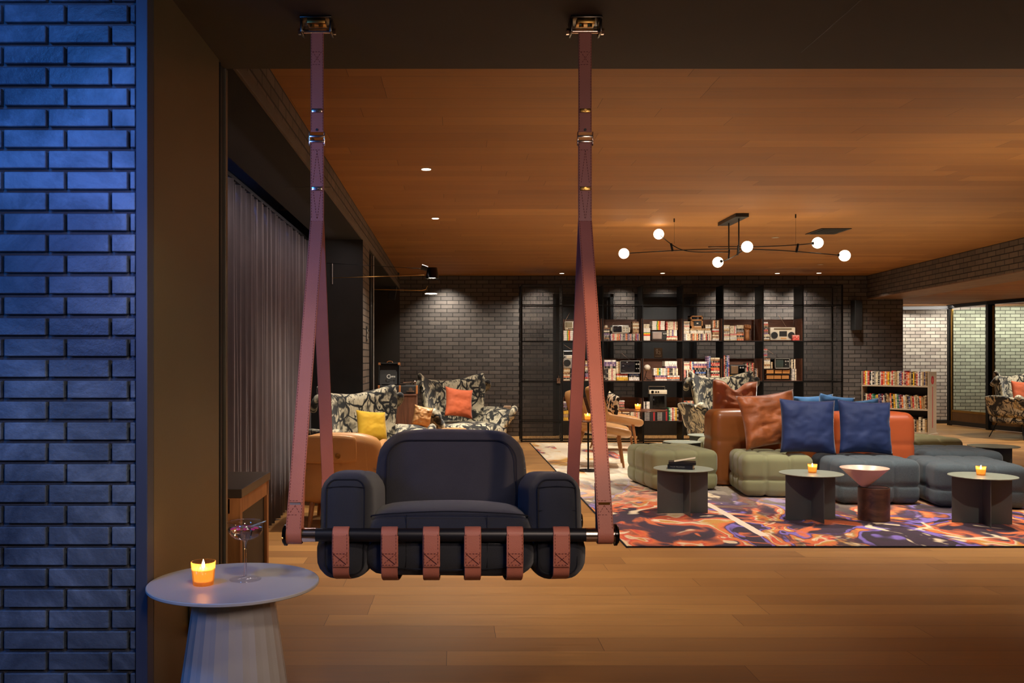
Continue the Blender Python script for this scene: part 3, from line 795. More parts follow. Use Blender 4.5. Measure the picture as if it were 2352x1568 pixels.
bm = nb(); box(bm, x0, x1, ya, yb_, zt-.044, zt-.042)
for x in (x0, x1-.022): box(bm, x, x+.022, ya+.045, yb_-.03, zt-.115, zt-.044)
for y in (ya, yb_-.03): box(bm, x0+.05, x1-.05, y, y+.022, zt-.115, zt-.044)
obj('apron', bm, M['oakleg'], t, world=True)
for x in (x0, x1-.06):
    for y in (ya, yb_-.045):
        bm = nb(); box(bm, x, x+.06, y, y+.045, 0, zt-.044, bev=.002); obj('leg', bm, M['oakleg'], t, world=True)
bm = nb(); box(bm, x1-.03, x1-.015, ya+.045, yb_-.045, .02, zt-.115); obj('side_panel', bm, M['black'], t, world=True, label='black inset side panel')
# ================================================================ rug
rg = NT('painterly_rug'); v = rg.coord(loc=(3.5, 9.4, 0))
v2 = rg.coord(scale=(1, .55, 1)); w1 = rg.noise(v2, 2.0, 3, .6); vv = rg.mix(.16, v2, w1.outputs['Color'])
def pal(vec, seedloc, sc, stops):
    mp = rg.add('ShaderNodeMapping'); mp.inputs['Location'].default_value = seedloc; rg.link(vec, mp.inputs[0])
    n = rg.noise(mp.outputs[0], sc, 3, .55, 1.0); return rg.ramp(n.outputs['Fac'], stops)
ORA, RED, GOLD, CRM, PUR, LAV, PLUM, BLU = rgb(224, 112, 56), rgb(206, 66, 44), rgb(198, 146, 60), rgb(226, 202, 164), rgb(58, 34, 54), rgb(128, 104, 186), rgb(44, 28, 40), rgb(84, 84, 168)
A = pal(vv, (3.3, 1, 0), 1.8, [(.30, PLUM), (.41, PUR), (.44, PLUM), (.452, LAV), (.475, LAV), (.486, PUR), (.505, ORA), (.53, GOLD), (.548, CRM), (.562, RED), (.585, ORA), (.62, PUR), (.70, PLUM)])
B = pal(vv, (8, 5, 0), 1.7, [(.28, rgb(90, 60, 80)), (.37, GOLD), (.41, CRM), (.52, rgb(236, 224, 200)), (.60, CRM), (.64, rgb(120, 96, 120)), (.68, ORA), (.72, rgb(60, 40, 60))])
sp = rg.add('ShaderNodeSeparateXYZ'); rg.link(v, sp.inputs[0])
nz = rg.noise(v, .9, 3)
yy = rg.math('ADD', sp.outputs[1], rg.math('MULTIPLY', nz.outputs['Fac'], 2.4))
xx = 1.2
far = rg.ramp(rg.math('MULTIPLY', rg.math('SUBTRACT', yy, xx), .1), [(.70, (0,)*3), (.93, (1,)*3)])
c = rg.mix(far, A, B)
bl = rg.noise(v2, 2.6, 3, .6, .8); nf = rg.math('MULTIPLY_ADD', far, -.75, 1); c = rg.mix(rg.math('MULTIPLY', rg.ramp(bl.outputs['Fac'], [(.52, (0,)*3), (.58, (.9,)*3)]), nf), c, PUR)
b2 = rg.noise(rg.coord(loc=(4, 9, 0), scale=(1, .7, 1)), 2.4, 3, .5, 1.2); c = rg.mix(rg.math('MULTIPLY', rg.ramp(b2.outputs['Fac'], [(.60, (0,)*3), (.64, (.9,)*3)]), nf), c, ORA)
b3 = rg.noise(rg.coord(loc=(1, 2, 0), scale=(1, .7, 1)), 3.0, 2, .5, 1.5); c = rg.mix(rg.ramp(b3.outputs['Fac'], [(.63, (0,)*3), (.67, (.9,)*3)]), c, rgb(236, 214, 178))
def stripe(x0, wd, ya, yb2, cc):                        # a woven pale stripe
    global c
    dx = rg.math('ABSOLUTE', rg.math('SUBTRACT', rg.math('ADD', sp.outputs[0], rg.math('MULTIPLY', bl.outputs['Fac'], .04)), x0))
    m = rg.math('LESS_THAN', dx, wd); m = rg.math('MULTIPLY', m, rg.math('GREATER_THAN', sp.outputs[1], ya)); m = rg.math('MULTIPLY', m, rg.math('LESS_THAN', sp.outputs[1], yb2))
    c = rg.mix(m, c, cc)
stripe(2.13, .032, 6.12, 7.55, rgb(236, 214, 190)); stripe(1.52, .10, 9.2, 13.1, rgb(230, 214, 190))
fz = rg.noise(v, 90, 2); c = rg.mix(.5, c, rg.mix(fz.outputs['Fac'], (.55,)*3, (1.45,)*3), 'MULTIPLY')
rg.link(c, rg.b.inputs['Base Color']); rg.b.inputs['Roughness'].default_value = .95; rg.b.inputs['Sheen Weight'].default_value = .1
rg.bump(fz.outputs['Fac'], .6, .006)
t = thing('area_rug', 'large rug in painterly purple, orange and cream under the lounge seating', 'rug', (3.5, 9.4, 0))
bm = nb(); box(bm, 1.115, 5.95, 5.80, 13.05, .0005, .012, bev=.003); obj('pile', bm, rg.m, t, world=True)
bm = nb()
for (a, b, c_, d) in ((1.108, 1.118, 5.79, 13.06), (5.947, 5.957, 5.79, 13.06)): box(bm, a, b, c_, d, .0005, .0105)
for (a, b, c_, d) in ((1.108, 5.957, 5.793, 5.803), (1.108, 5.957, 13.047, 13.057)): box(bm, a, b, c_, d, .0005, .0105)
obj('binding', bm, M['piping'], t, world=True, label='dark bound edge')
RZ = .012

# ================================================================ quilted modules
M['sage'] = mat('sage_cloth', rgb(140, 140, 102), .9, 0, .06, 5, .3, 500, sheen=.3)
M['slate'] = mat('slate_blue_tweed', rgb(80, 91, 97), .95, 0, .25, 220, .6, 420, sheen=.2)
M['cognac'] = mat('cognac_brown_leather', rgb(150, 88, 40), .36, 0, .08, 4, .12, 160, coat=.15)
M['orange'] = mat('orange_leather', rgb(214, 104, 58), .42, 0, .06, 4, .12, 160, coat=.1)
def module(name, label, m, c, w, d, h, rz, cat='ottoman', z=RZ, nx=3, ny=3, group=None):
    o = thing(name, label, cat, (c[0], c[1], z), rz, group)
    sx = [w*(-.5+(i+1)/nx) for i in range(nx-1)]; sy = [d*(-.5+(i+1)/ny) for i in range(ny-1)]
    bm = cushion(w-.02, d-.02, h-.012, .058, (48, 48, 30), .008, {0: sx, 1: sy, 2: [-.03]}, .022, .012)
    xf(bm, (0, 0, h/2+.006)); obj('quilted_cushion', bm, m, o, smooth=True)
    bm = nb(); box(bm, -w*.36, w*.36, -d*.36, d*.36, .0, .03); obj('plinth', bm, M['black'], o)
    return o
GQ = 'quilted ottoman blocks of the island seat'
module('quilted_ottoman', 'sage green quilted ottoman, the leftmost block, behind the low table with paperbacks', M['sage'], (2.07, 8.60), .64, .80, .365, R(7), group=GQ)
module('quilted_ottoman', 'sage green quilted ottoman in front of the cognac leather back and rust cushion', M['sage'], (2.84, 8.12), .61, .66, .365, R(-6), group=GQ)
module('quilted_ottoman', 'slate blue quilted ottoman under the two navy cushions, behind the cone side table', M['slate'], (3.51, 7.74), .69, .66, .365, 0, group=GQ)
module('quilted_ottoman', 'slate blue quilted ottoman, the rightmost front block, behind a candle table', M['slate'], (4.28, 7.60), .70, .80, .35, R(-9), group=GQ)
module('quilted_ottoman', 'slate blue quilted ottoman at the back right, next to the orange leather back', M['slate'], (4.62, 8.48), .72, .72, .365, R(-4), group=GQ)
module('quilted_ottoman', 'sage green quilted ottoman peeping out behind the cognac leather back', M['sage'], (2.96, 9.34), .70, .84, .365, 0, group=GQ)
module('quilted_ottoman', 'slate blue quilted ottoman on the far side of the orange leather back', M['slate'], (3.86, 8.98), .80, .80, .365, 0, group=GQ)
module('quilted_ottoman', 'pale sage quilted ottoman behind the orange leather end, by the book trolley', M['sage'], (4.95, 9.80), .80, .70, .365, R(5), group=GQ)
def backblock(label, m, x0, x1, y0, y1, h):
    o = thing('backrest_block', label, 'backrest', ((x0+x1)/2, (y0+y1)/2, RZ), 0, 'leather backrest blocks')
    w = x1-x0; d = y1-y0; nx = max(2, round(w/.34)); sx = [w*(-.5+(i+1)/nx) for i in range(nx-1)]
    bm = cushion(w, d, h, .075, (54, 18, 36), .010, {0: sx, 2: [.07]}, .015, .009); xf(bm, (0, 0, h/2+.012)); obj('padding', bm, m, o, smooth=True)
    bm = nb(); box(bm, -w*.4, w*.4, -d*.3, d*.3, 0, .03); obj('plinth', bm, M['black'], o)
backblock('cognac brown leather backrest block, left end of the island seat', M['cognac'], 2.45, 3.43, 8.50, 8.86, .70)
backblock('bright orange leather backrest block, right end of the island seat', M['orange'], 3.46, 4.15, 8.10, 8.47, .70)

# scatter cushions
def vel(name, c, r=.7, sh=.6, shine=0): return mat(name, c, r, 0, .14, 5, .1, 200, sheen=sh)
M['navy'] = vel('navy_velvet', rgb(22, 43, 92), sh=.3); M['sky'] = vel('sky_blue_velvet', rgb(70, 132, 190))
M['rust'] = mat('rust_velvet', rgb(166, 92, 46), .48, 0, .30, 6, .2, 90, sheen=.8); M['rustplain'] = vel('rust_felt', rgb(186, 88, 48), .8, .3)
M['mustard'] = vel('mustard_felt', rgb(204, 164, 38), .85, .2)
def scatter(label, m, px, py, d, w, h, tk, rot, seed, group=None, z=None, **k):
    p = at(px, py, d)
    if z is not None: p.z = z
    o = thing('scatter_cushion', label, 'cushion', p, 0, group); o.rotation_euler = tuple(R(a) for a in rot)
    obj('cover', pillow(w, h, tk, 26, seed, **k), m, o, smooth=True)
    if 'pipe' in label: pass
    return o
scatter('navy velvet cushion leaning beside the rust cushion, left of the two navy ones', M['navy'], 1855, 979, 7.89, .475, .475, .15, (-10, 2, -4), 1)
scatter('navy velvet cushion in front of the orange leather back, right of the two navy ones', M['navy'], 1987, 981, 7.86, .475, .465, .15, (-10, 3, 3), 5)
scatter('crumpled rust velvet cushion on the sage seat, half behind a navy cushion', M['rust'], 1768, 963, 8.22, .56, .50, .16, (-12, -6, 8), 9, wr=.03, pinch=.09)
scatter('shiny rust velvet cushion with a chopped top standing behind the cognac leather back', M['rust'], 1686, 932, 9.06, .44, .60, .16, (-5, 3, -5), 13, wr=.03, chop=.09, pinch=.03, z=.70)
scatter('sky blue velvet cushion behind the seat, between the rust and navy cushions', M['sky'], 1868, 968, 9.10, .42, .46, .12, (4, -3, 5), 17, wr=.02, z=.622)
scatter('sky blue velvet cushion behind the gap between the two navy cushions', M['sky'], 1914, 968, 8.90, .34, .46, .11, (4, 8, -5), 21, wr=.02, z=.630)
scatter('sky blue velvet cushion peeping over the right navy cushion', M['sky'], 1975, 968, 8.70, .40, .44, .11, (4, -5, 5), 25, wr=.02, z=.604)

# ================================================================ low slit tables
M['slit'] = mat('dark_green_grey_steel', rgb(92, 96, 94), .45, .3, .05); M['slittop'] = mat('grey_green_table_top', rgb(158, 166, 150), .38, .3, .05)
def slit(label, x, y, rz, r=.2275, h=.36, z=RZ):
    o = thing('slit_table', label, 'table', (x, y, z), rz, 'low round tables on folded metal bases')
    h -= z
    bm = nb(); disc(bm, (0, 0, h-.006), r, .006, 80, bev=.001); obj('tabletop', bm, M['slittop'], o, auto=30)
    bm = nb(); a = .205
    box(bm, -a, .005, -.006, .0, 0, h-.0065, bev=.001); box(bm, .013, a*.93, -.006, .0, 0, h-.0065, bev=.001)
    box(bm, -.002, .004, -a*.86, 0, 0, h-.0065, bev=.001); box(bm, .012, .018, -.006, a*.9, 0, h-.0065, bev=.001); obj('folded_base', bm, M['slit'], o)
    return o
slit('low grey-green slit table holding two black paperbacks, in front of the sage ottoman', xat(1569.5, 7.045), 7.045, R(2))
slit('low grey-green slit table with a lit candle, between sage and slate ottomans', xat(1863, 6.754), 6.754, R(8))
slit('low grey-green slit table with a lit candle, rightmost in the photo', xat(2257, 6.60), 6.60, R(-14))
slit('low dark round table behind the slate ottomans near the glass doors', xat(2282, 8.9), 8.9, R(30))
TD_ = slit('low dark round table with two red books beside the patterned armchair', 2.86, 10.2, R(10), .21); TD_.children[0].data.materials[0] = M['slit']
TD_ = slit('low grey round table edge showing behind the leftmost sage ottoman', 2.37, 9.36, 0, .19); TD_.children[0].data.materials[0] = M['slit']
candle((xat(1866, 6.76), 6.76, .36), 'lit amber votive candle on the slit table left of the cone table', 1.0, .8)
candle((xat(2253, 6.62), 6.62, .36), 'lit amber votive candle on the rightmost slit table', 1.0, .8)
def book(label, loc, w, d, h, rz, cm, pm_, group=None, title=None, name='book'):
    o = thing(name, label, 'book', loc, rz, group)
    bm = nb(); box(bm, -w/2, w/2, -d/2, d/2, 0, .0015); box(bm, -w/2, w/2, -d/2, d/2, h-.0015, h); box(bm, -w/2, w/2, -d/2, -d/2+.0015, 0, h); obj('cover', bm, cm, o)
    bm = nb(); box(bm, -w/2+.002, w/2-.003, -d/2+.0015, d/2-.003, .0015, h-.0015); obj('pages', bm, pm_, o, label='cream page block')
    if title: textmesh('title', title, h*.42, mat('grey_print', rgb(150, 146, 140), .6), o, (-.02, -d/2-.0004, h*.5), sx=1.1)
    return o
M['pages'] = mat('paper_pages', rgb(226, 190, 154), .8, 0, .06, 90)
M['bookblack'] = mat('black_cover', rgb(24, 22, 24), .35)
bx, by = xat(1566, 7.03), 7.03
book('thick black paperback with grey spine lettering, underneath on the low table', (bx-.005, by, .3602), .19, .12, .034, R(-22), M['bookblack'], M['pages'], title='FALSE PROMISES')
o = book('thinner black paperback with curled cover lying on top of the other paperback', (bx+.004, by+.004, .3945), .205, .125, .020, R(-14), M['bookblack'], M['pages'])
bm = nb(); ribbon(bm, [(.02, .06, .0208), (.02, .02, .0215), (.02, -.055, .0212)], .16, .001)
for v_ in bm.verts: v_.co.z += max(0, v_.co.x)**2*3.2
obj('curled_cover', bm, M['cream'], o, label='pale curled front cover')
M['redcover'] = mat('red_cover', rgb(160, 52, 50), .5)
book('red hardback lying lower on the dark round table by the patterned chair', (2.95, 10.14, .3602), .26, .17, .024, R(-12), M['redcover'], M['pages'])
book('red hardback lying upper on the dark round table by the patterned chair', (2.96, 10.15, .385), .25, .16, .024, R(-8), M['redcover'], M['pages'])

# cone and drum side table
t = thing('cone_side_table', 'blush white inverted cone table balanced on a dark walnut drum', 'table', (3.12, 6.75, RZ))
bm = nb(); d_ = 6.75; r_ = .1105; cx = xat(2007, d_)
lathe(bm, [(.0001, 0), (r_, 0), (r_, .004), (r_, .238), (r_-.004, .243), (.0001, .243)], (cx, d_, RZ), 48)
tm = woodm('burl_walnut', rgb(52, 30, 24), rgb(104, 68, 50), 0, .42, .5); dr = obj('drum', bm, tm, t, auto=30, world=True)
bm = nb(); lathe(bm, [(r_-.012, 0), (r_-.006, 0), (r_-.006, .003), (r_-.012, .003)], (cx, d_, RZ+.243), 48); obj('inlay_ring', bm, M['black'], t, world=True)
cm2 = mat('blush_lacquer', rgb(222, 186, 166), .35, 0, .04)
cx2 = xat(1984, d_); z0 = .2565
bm = nb(); lathe(bm, [(.0001, 0), (.02, .0), (.172, .143), (.170, .1455), (.020, .0045), (.0001, .0045)], (cx2, d_-.01, z0), 64)
obj('cone', bm, cm2, t, auto=40, world=True)

# ================================================================ leather shell chairs, pedestal tables
M['tan'] = mat('tan_leather', rgb(190, 140, 88), .42, 0, .1, 4, .15, 140, coat=.08)
def shell_chair(label, loc, rz):
    o = thing('shell_chair', label, 'chair', loc, rz, 'tan leather shell lounge chairs')      # the sitter looks along +X
    def seatf(p):
        u = p.x/.32; v_ = p.y/.29
        return Vector((p.x, p.y*(1-.10*max(0, u)**2), p.z+.055*abs(v_)**2.2*(1-.3*u)-.035*max(0, u)**2-.02*(1-u*u)))
    bm = cushion(.64, .58, .075, .035, (22, 22, 6), .01, fn=seatf); xf(bm, (.02, 0, .41), (0, R(5), 0)); obj('seat_shell', bm, M['tan'], o, smooth=True)
    def backf(p):
        v_ = p.y/.28
        return Vector((p.x+.12*v_*v_, p.y*(1-.22*max(0, p.z/.22)**2), p.z))
    bm = cushion(.065, .58, .46, .03, (6, 22, 18), .012, fn=backf); xf(bm, (-.30, 0, .60), (0, R(-16), 0)); obj('back_shell', bm, M['tan'], o, smooth=True)
    for x, y, lx, ly in ((.20, -.20, .26, -.25), (.20, .20, .26, .25), (-.18, -.20, -.30, -.26), (-.18, .20, -.30, .26)):
        bm = nb(); cyl(bm, (x, y, .40), (lx, ly, .001), .021, .012, 14); obj('leg', bm, M['oakleg'], o, auto=40)
    bm = nb(); cyl(bm, (.20, -.2, .37), (.2, .2, .37), .012, None, 10); cyl(bm, (-.2, -.2, .36), (-.2, .2, .36), .012, None, 10); obj('stretcher', bm, M['oakleg'], o, auto=40)
    return o
shell_chair('tan leather shell chair facing right, nearer one, behind the swing strap', (1.66, 10.25, RZ+.003), R(-8))
shell_chair('tan leather shell chair facing right, farther one, with a patterned cushion', (2.14, 11.95, RZ+.003), R(-4))
zz = NT('zigzag_cloth'); vz = zz.coord(scale=(1, 1, 1)); wv = zz.add('ShaderNodeTexVoronoi'); wv.inputs['Scale'].default_value = 26; zz.link(vz, wv.inputs[0])
zz.link(zz.ramp(wv.outputs['Color'], [(.45, rgb(30, 28, 30)), (.5, rgb(214, 200, 176))], 'CONSTANT'), zz.b.inputs['Base Color']); zz.b.inputs['Roughness'].default_value = .9
o = scatter('black and cream patterned cushion on the farther tan shell chair', zz.m, 1408, 942, 11.90, .28, .28, .09, (0, 14, -72), 31, z=.625)
def pedestal(label, x, y, h, r, rb, z=RZ):
    o = thing('pedestal_table', label, 'table', (x, y, z), 0, 'slim pedestal drink tables')
    h -= z
    bm = nb(); disc(bm, (0, 0, h-.014), r, .014, 48, bev=.002); obj('tabletop', bm, mat('brown_top_'+str(len(bpy.data.materials)), rgb(90, 52, 34), .35), o, auto=30)
    bm = nb(); cyl(bm, (0, 0, .010), (0, 0, h-.014), .0095, None, 14); cyl(bm, (0, 0, .012), (0, 0, .022), .035, .03, 24); obj('pole', bm, M['blacksteel'], o, auto=40)
    bm = nb(); disc(bm, (0, 0, 0), rb, .012, 40, bev=.002); obj('foot', bm, M['blacksteel'], o, auto=30)
pedestal('slim black pedestal table with a candle, seen between the right swing straps', xat(1351, 9.72), 9.72, .555, .15, .115)
candle((xat(1350, 9.72), 9.72, .555), 'lit votive candle on the pedestal table, seen between the swing straps', 1.1, .7)
pedestal('slim black pedestal table with a candle in front of the shelving', xat(1478, 12.75), 12.75, .50, .33, .16)
candle((xat(1465, 12.75), 12.75, .50), 'lit votive candle on the pedestal table in front of the shelving', 1.25, .8)

# tan saddle leather armchair seen from behind the swing
t = thing('saddle_leather_armchair', 'saddle leather armchair with snap buttoned flap, its back seen left of the swing', 'armchair', (-.80, 6.75, 0), R(0))
def bkf(p): return Vector((p.x*(1-.07*max(0, p.z/.25)**2), p.y+.45*p.x*p.x, p.z-.10*abs(p.x/.3)**3*(p.z > 0)*.5))
bm = cushion(.60, .085, .50, .04, (24, 6, 22), .012, fn=bkf); xf(bm, (0, -.30, .43), (R(10), 0, 0)); obj('back', bm, M['tan'], t, smooth=True)
bm = cushion(.42, .022, .20, .010, (20, 4, 10), .003, fn=bkf); xf(bm, (-.09, -.398, .575), (R(10), 0, 0)); fl = obj('flap', bm, M['tan'], t, smooth=True)
for x in (-.245, -.005):
    bm = nb(); cyl(bm, (0, 0, 0), (0, -.010, 0), .019, .016, 20); cyl(bm, (0, -.010, 0), (0, -.014, 0), .009, .007, 16); xf(bm, (x, -.412+.45*x*x*.6, .530)); obj('snap_button', bm, M['brass'], fl, auto=40)
bm = nb(); dl = [(.18+.002*i, -.385+.008*(i/12)**2+.004*i*.3, .655-.026*i) for i in range(14)]
for a, b in zip(dl, dl[1:]): dashline(bm, a, b, (0, -1, 0), .012, .008, .0012)
obj('stitching', bm, mat('tan_thread', rgb(214, 170, 110), .8), t, label='pale double stitching')
for sg in (-1, 1):
    bm = cushion(.07, .52, .34, .03, (5, 18, 12), .012, fn=lambda p: Vector((p.x, p.y, p.z-.10*max(0, -p.z/.17)*(p.y/.26+1)*.4))); xf(bm, (sg*.275, -.02, .42)); obj('arm', bm, M['tan'], t, smooth=True)
bm = cushion(.50, .52, .13, .04, (14, 14, 6), .015); xf(bm, (0, 0, .34)); obj('seat_cushion', bm, M['tan'], t, smooth=True)
for x, y, lx, ly in ((-.2, -.2, -.22, -.33), (.2, -.2, .22, -.33), (-.2, .2, -.24, .28), (.2, .2, .24, .28)):
    bm = nb(); cyl(bm, (x, y, .30), (lx, ly, 0.001), .024, .014, 14); obj('leg', bm, M['oakleg'], t, auto=40)
# tan footstool peeping behind
t = thing('leather_pouf', 'tan leather stool seat peeping out behind the patterned arm, above the swing', 'stool', (.01, 8.9, 0))
bm = cushion(.28, .32, .09, .04, (12, 12, 5), .012); xf(bm, (.01, 8.9, .475)); obj('seat', bm, M['tan'], t, smooth=True, world=True)
for x, y in ((-.1, -.12), (.12, -.12), (-.1, .12), (.12, .12)):
    bm = nb(); cyl(bm, (x*.8+.01, 8.9+y*.8, .44), (x*1.2+.01, 8.9+y*1.2, .001), .018, .012, 12); obj('leg', bm, M['oakleg'], t, auto=40, world=True)
q = dup(t, label='tan leather stool beside the walnut cabinet carrying a tan leather cushion', loc=(-.325, 8.97, 0))

# ================================================================ patterned armchairs
M['ink'] = inkfabric('ink_stroke_fabric', rgb(206, 196, 166), rgb(18, 19, 20)); 
def patterned(label, loc, rz, legs='hairpin', sc=1.0):
    o = thing('patterned_armchair', label, 'armchair', loc, rz, 'black and cream patterned armchairs')   # faces -Y
    o.scale = (sc, sc, sc)
    def bf(p):
        u = p.x/.38; v_ = p.z/.33
        w = 1+.12*v_+.05*max(0, v_)**2
        curl = max(0, abs(u)-.72)/.28
        return Vector((p.x*w, p.y-.20*abs(u)**2.4-.03*v_, p.z+.03*abs(u)**3*max(0, v_)*(2)-.035*(1-u*u)*max(0, v_)))
    bm = cushion(.76, .12, .66, .055, (26, 8, 22), .012, wob=.012, fn=bf); xf(bm, (0, .30, .66), (R(-10), 0, 0)); b = obj('backrest', bm, M['ink'], o, smooth=True)
    for s in (-1, 1):
        bm = nb(); tube(bm, smoothpath([(s*.40, .13, .93), (s*.455, .10, .955), (s*.475, .13, .90), (s*.45, .20, .84)], 5), [.035*min(1, .4+.1*i) for i in range(16)], 10)
        obj('rolled_corner', bm, M['ink'], b, smooth=True)
    for s in (-1, 1):
        def af(p, s=s):
            v_ = p.z/.16; y_ = p.y/.3
            return Vector((p.x+s*.07*max(0, v_)**2+s*.04*v_, p.y-.03*max(0, v_), p.z-.05*max(0, -y_)**2*(v_ > 0)))
        bm = cushion(.13, .62, .32, .055, (8, 20, 14), .012, wob=.012, seed=s*3, fn=af); xf(bm, (s*.40, .0, .50)); obj('arm', bm, M['ink'], o, smooth=True)
        bm = nb(); tube(bm, smoothpath([(s*.47, -.31, .56), (s*.50, -.33, .635), (s*.54, -.30, .66), (s*.565, -.27, .61)], 5), [.04, .042, .044, .044, .044, .044, .042, .04, .04, .038, .036, .034, .03, .026, .02, .014], 10); obj('rolled_arm_end', bm, M['ink'], o, smooth=True)
    bm = cushion(.70, .68, .20, .075, (22, 20, 8), .02, wob=.012, seed=9); xf(bm, (0, -.03, .40)); obj('seat_cushion', bm, M['ink'], o, smooth=True)
    bm = cushion(.78, .60, .14, .05, (12, 12, 5), .008); xf(bm, (0, .02, .31)); obj('seat_base', bm, M['ink'], o, smooth=True)
    for x, y in ((-.3, -.24), (.3, -.24), (-.28, .26), (.28, .26)):
        bm = nb(); s = 1 if x > 0 else -1; q = 1 if y > 0 else -1
        tube(bm, [(x-.03*s, y, .27), (x+.09*s, y+.06*q, .010), (x+.095*s, y+.055*q, .008), (x+.02*s, y-.045*q, .27)], .006, 8); obj('leg', bm, M['blacksteel'], o, auto=40)
    return o
patterned('black and cream patterned armchair at the left, turned right, with a mustard cushion', (-.74, 7.78, 0), R(40), sc=.93)
patterned('black and cream patterned armchair by the back wall with a rust cushion', (.07, 10.02, 0), R(33))
patterned('black and cream patterned armchair behind the cognac leather back, before the shelves', (3.34, 11.0, RZ), R(14))
patterned('black and cream patterned armchair with an orange cushion by the glass doors at right', (8.78, 13.9, 0), R(20), sc=.98)
scatter('mustard cushion on the left patterned armchair', M['mustard'], 854, 975, 7.62, .29, .26, .10, (-18, 6, 36), 41, wr=.006, z=.648)
scatter('flat rust felt cushion on the patterned armchair left of the shelving', M['rustplain'], 1054, 925, 9.90, .35, .33, .10, (-12, 8, 28), 45, wr=.008, pinch=.10, z=.735)
scatter('orange felt cushion on the patterned armchair by the glass doors', M['rustplain'], 2346, 909, 13.64, .35, .34, .10, (-12, 4, 18), 49, wr=.008, z=.715)
scatter('tan leather cushion beside the walnut cabinet, behind the patterned arm', M['tan'], 970, 948, 8.97, .19, .20, .08, (-6, 12, 10), 53, wr=.012, z=.645)

# ================================================================ walnut cabinet and suitcase record player
CY = 9.15; cxa, cxb, cy0, cz = xat(866, CY), xat(957, CY), CY, zat(905, CY)
t = thing('walnut_cabinet', 'walnut side cabinet carrying the suitcase record player between patterned armchairs', 'cabinet', ((cxa+cxb)/2, 9.8, 0))
bm = nb(); box(bm, cxa+.004, cxb-.004, cy0, cy0+.36, .06, cz-.018, bev=.003); obj('body', bm, M['walnut'], t, world=True)
bm = nb(); box(bm, cxa, cxb, cy0-.006, cy0+.365, cz-.017, cz, bev=.002); obj('top', bm, M['walnuth'], t, world=True)
bm = nb(); box(bm, cxa+.03, cxb-.03, cy0+.03, cy0+.34, 0, .06); obj('plinth', bm, M['black'], t, world=True)
t = thing('record_player', 'open black suitcase record player with tan corners standing on the walnut cabinet', 'record player', (cxa+.18, CY+.2, cz))
sk = mat('black_leatherette', rgb(30, 28, 26), .6, 0, .1, 9, .3, 500); tc_ = mat('tan_corner', rgb(176, 110, 58), .5)
X0 = xat(868, CY+.02); X1 = xat(959, CY+.02); Z0 = cz+.001; H_ = .085
bm = nb(); box(bm, X0, X1, CY+0.030, CY+0.380, Z0, Z0+H_, bev=.006); cs = obj('case', bm, sk, t, world=True)
bm = nb()
for x in (X0-.002, X1-.018, (X0+X1)/2+.01): box(bm, x, x+.02, CY+0.026, CY+0.050, Z0-.0, Z0+H_+.002, bev=.003)
obj('corner', bm, tc_, cs, world=True, label='tan leather corners')
bm = nb(); disc(bm, (X0+.15, CY+0.200, Z0+H_+.001), .125, .008, 48); obj('platter', bm, M['gloss'], t, auto=30, world=True)
bm = nb(); tube(bm, [(X0+.36, CY+0.300, Z0+H_+.03), (X0+.33, CY+0.150, Z0+H_+.032), (X0+.25, CY+0.100, Z0+H_+.028)], .005, 8); ball(bm, (X0+.36, CY+0.310, Z0+H_+.03), .018, 12); cyl(bm, (X0+.36, CY+0.300, Z0+H_), (X0+.36, CY+0.300, Z0+H_+.03), .012, None, 12); obj('tonearm', bm, M['chrome'], t, auto=40, world=True)
bm = nb(); cyl(bm, (X0+.33, CY+0.015, Z0+.045), (X0+.33, CY+0.030, Z0+.045), .02, None, 20); box(bm, X0+.29, X0+.37, CY+0.018, CY+0.030, Z0+.02, Z0+.035); obj('clasp', bm, M['chrome'], t, auto=40, world=True)
lw = xat(910, CY+0.350)-xat(866, CY+0.350)
bm = nb(); L_ = .225; wl = .225
box(bm, 0, wl, 0, .012, 0, L_, bev=.003); box(bm, 0, .012, -.06, 0, 0, L_, bev=.003); box(bm, wl-.012, wl, -.06, 0, 0, L_, bev=.003); box(bm, 0, wl, -.06, 0, L_-.012, L_, bev=.003)
xf(bm, (X0-.02, CY+0.360, Z0+H_), (R(-8), 0, 0)); ld = obj('lid', bm, sk, t, world=True)
bm = nb(); box(bm, .012, wl-.012, -.004, -.001, .0, L_-.012); xf(bm, (X0-.02, CY+0.360, Z0+H_), (R(-8), 0, 0)); obj('lid_lining', bm, mat('grey_lining', rgb(70, 68, 66), .8), ld, world=True)
bm = nb()
for x in (-.002, wl-.022): box(bm, x, x+.024, -.062, .013, L_-.024, L_+.002, bev=.002)
xf(bm, (X0-.02, CY+0.360, Z0+H_), (R(-8), 0, 0)); obj('corner', bm, tc_, ld, world=True, label='tan lid corners')
bm = nb(); tube(bm, smoothpath([(.085, -.03, L_+.002), (.10, -.03, L_+.018), (.135, -.03, L_+.018), (.15, -.03, L_+.002)], 4), .004, 8); xf(bm, (X0-.02, CY+0.360, Z0+H_), (R(-8), 0, 0)); obj('handle', bm, tc_, ld, world=True)
wh = mat('white_print', rgb(226, 220, 206), .6)
textmesh('logo', 'C', .060, wh, t, Vector((X0+.085, CY+0.336, Z0+H_+.085))-t.location, (math.pi/2-R(8), 0, 0), bold=.001)
textmesh('logo', 'oms', .034, wh, t, Vector((X0+.128, CY+0.335, Z0+H_+.088))-t.location, (math.pi/2-R(8), 0, 0), bold=.0005)
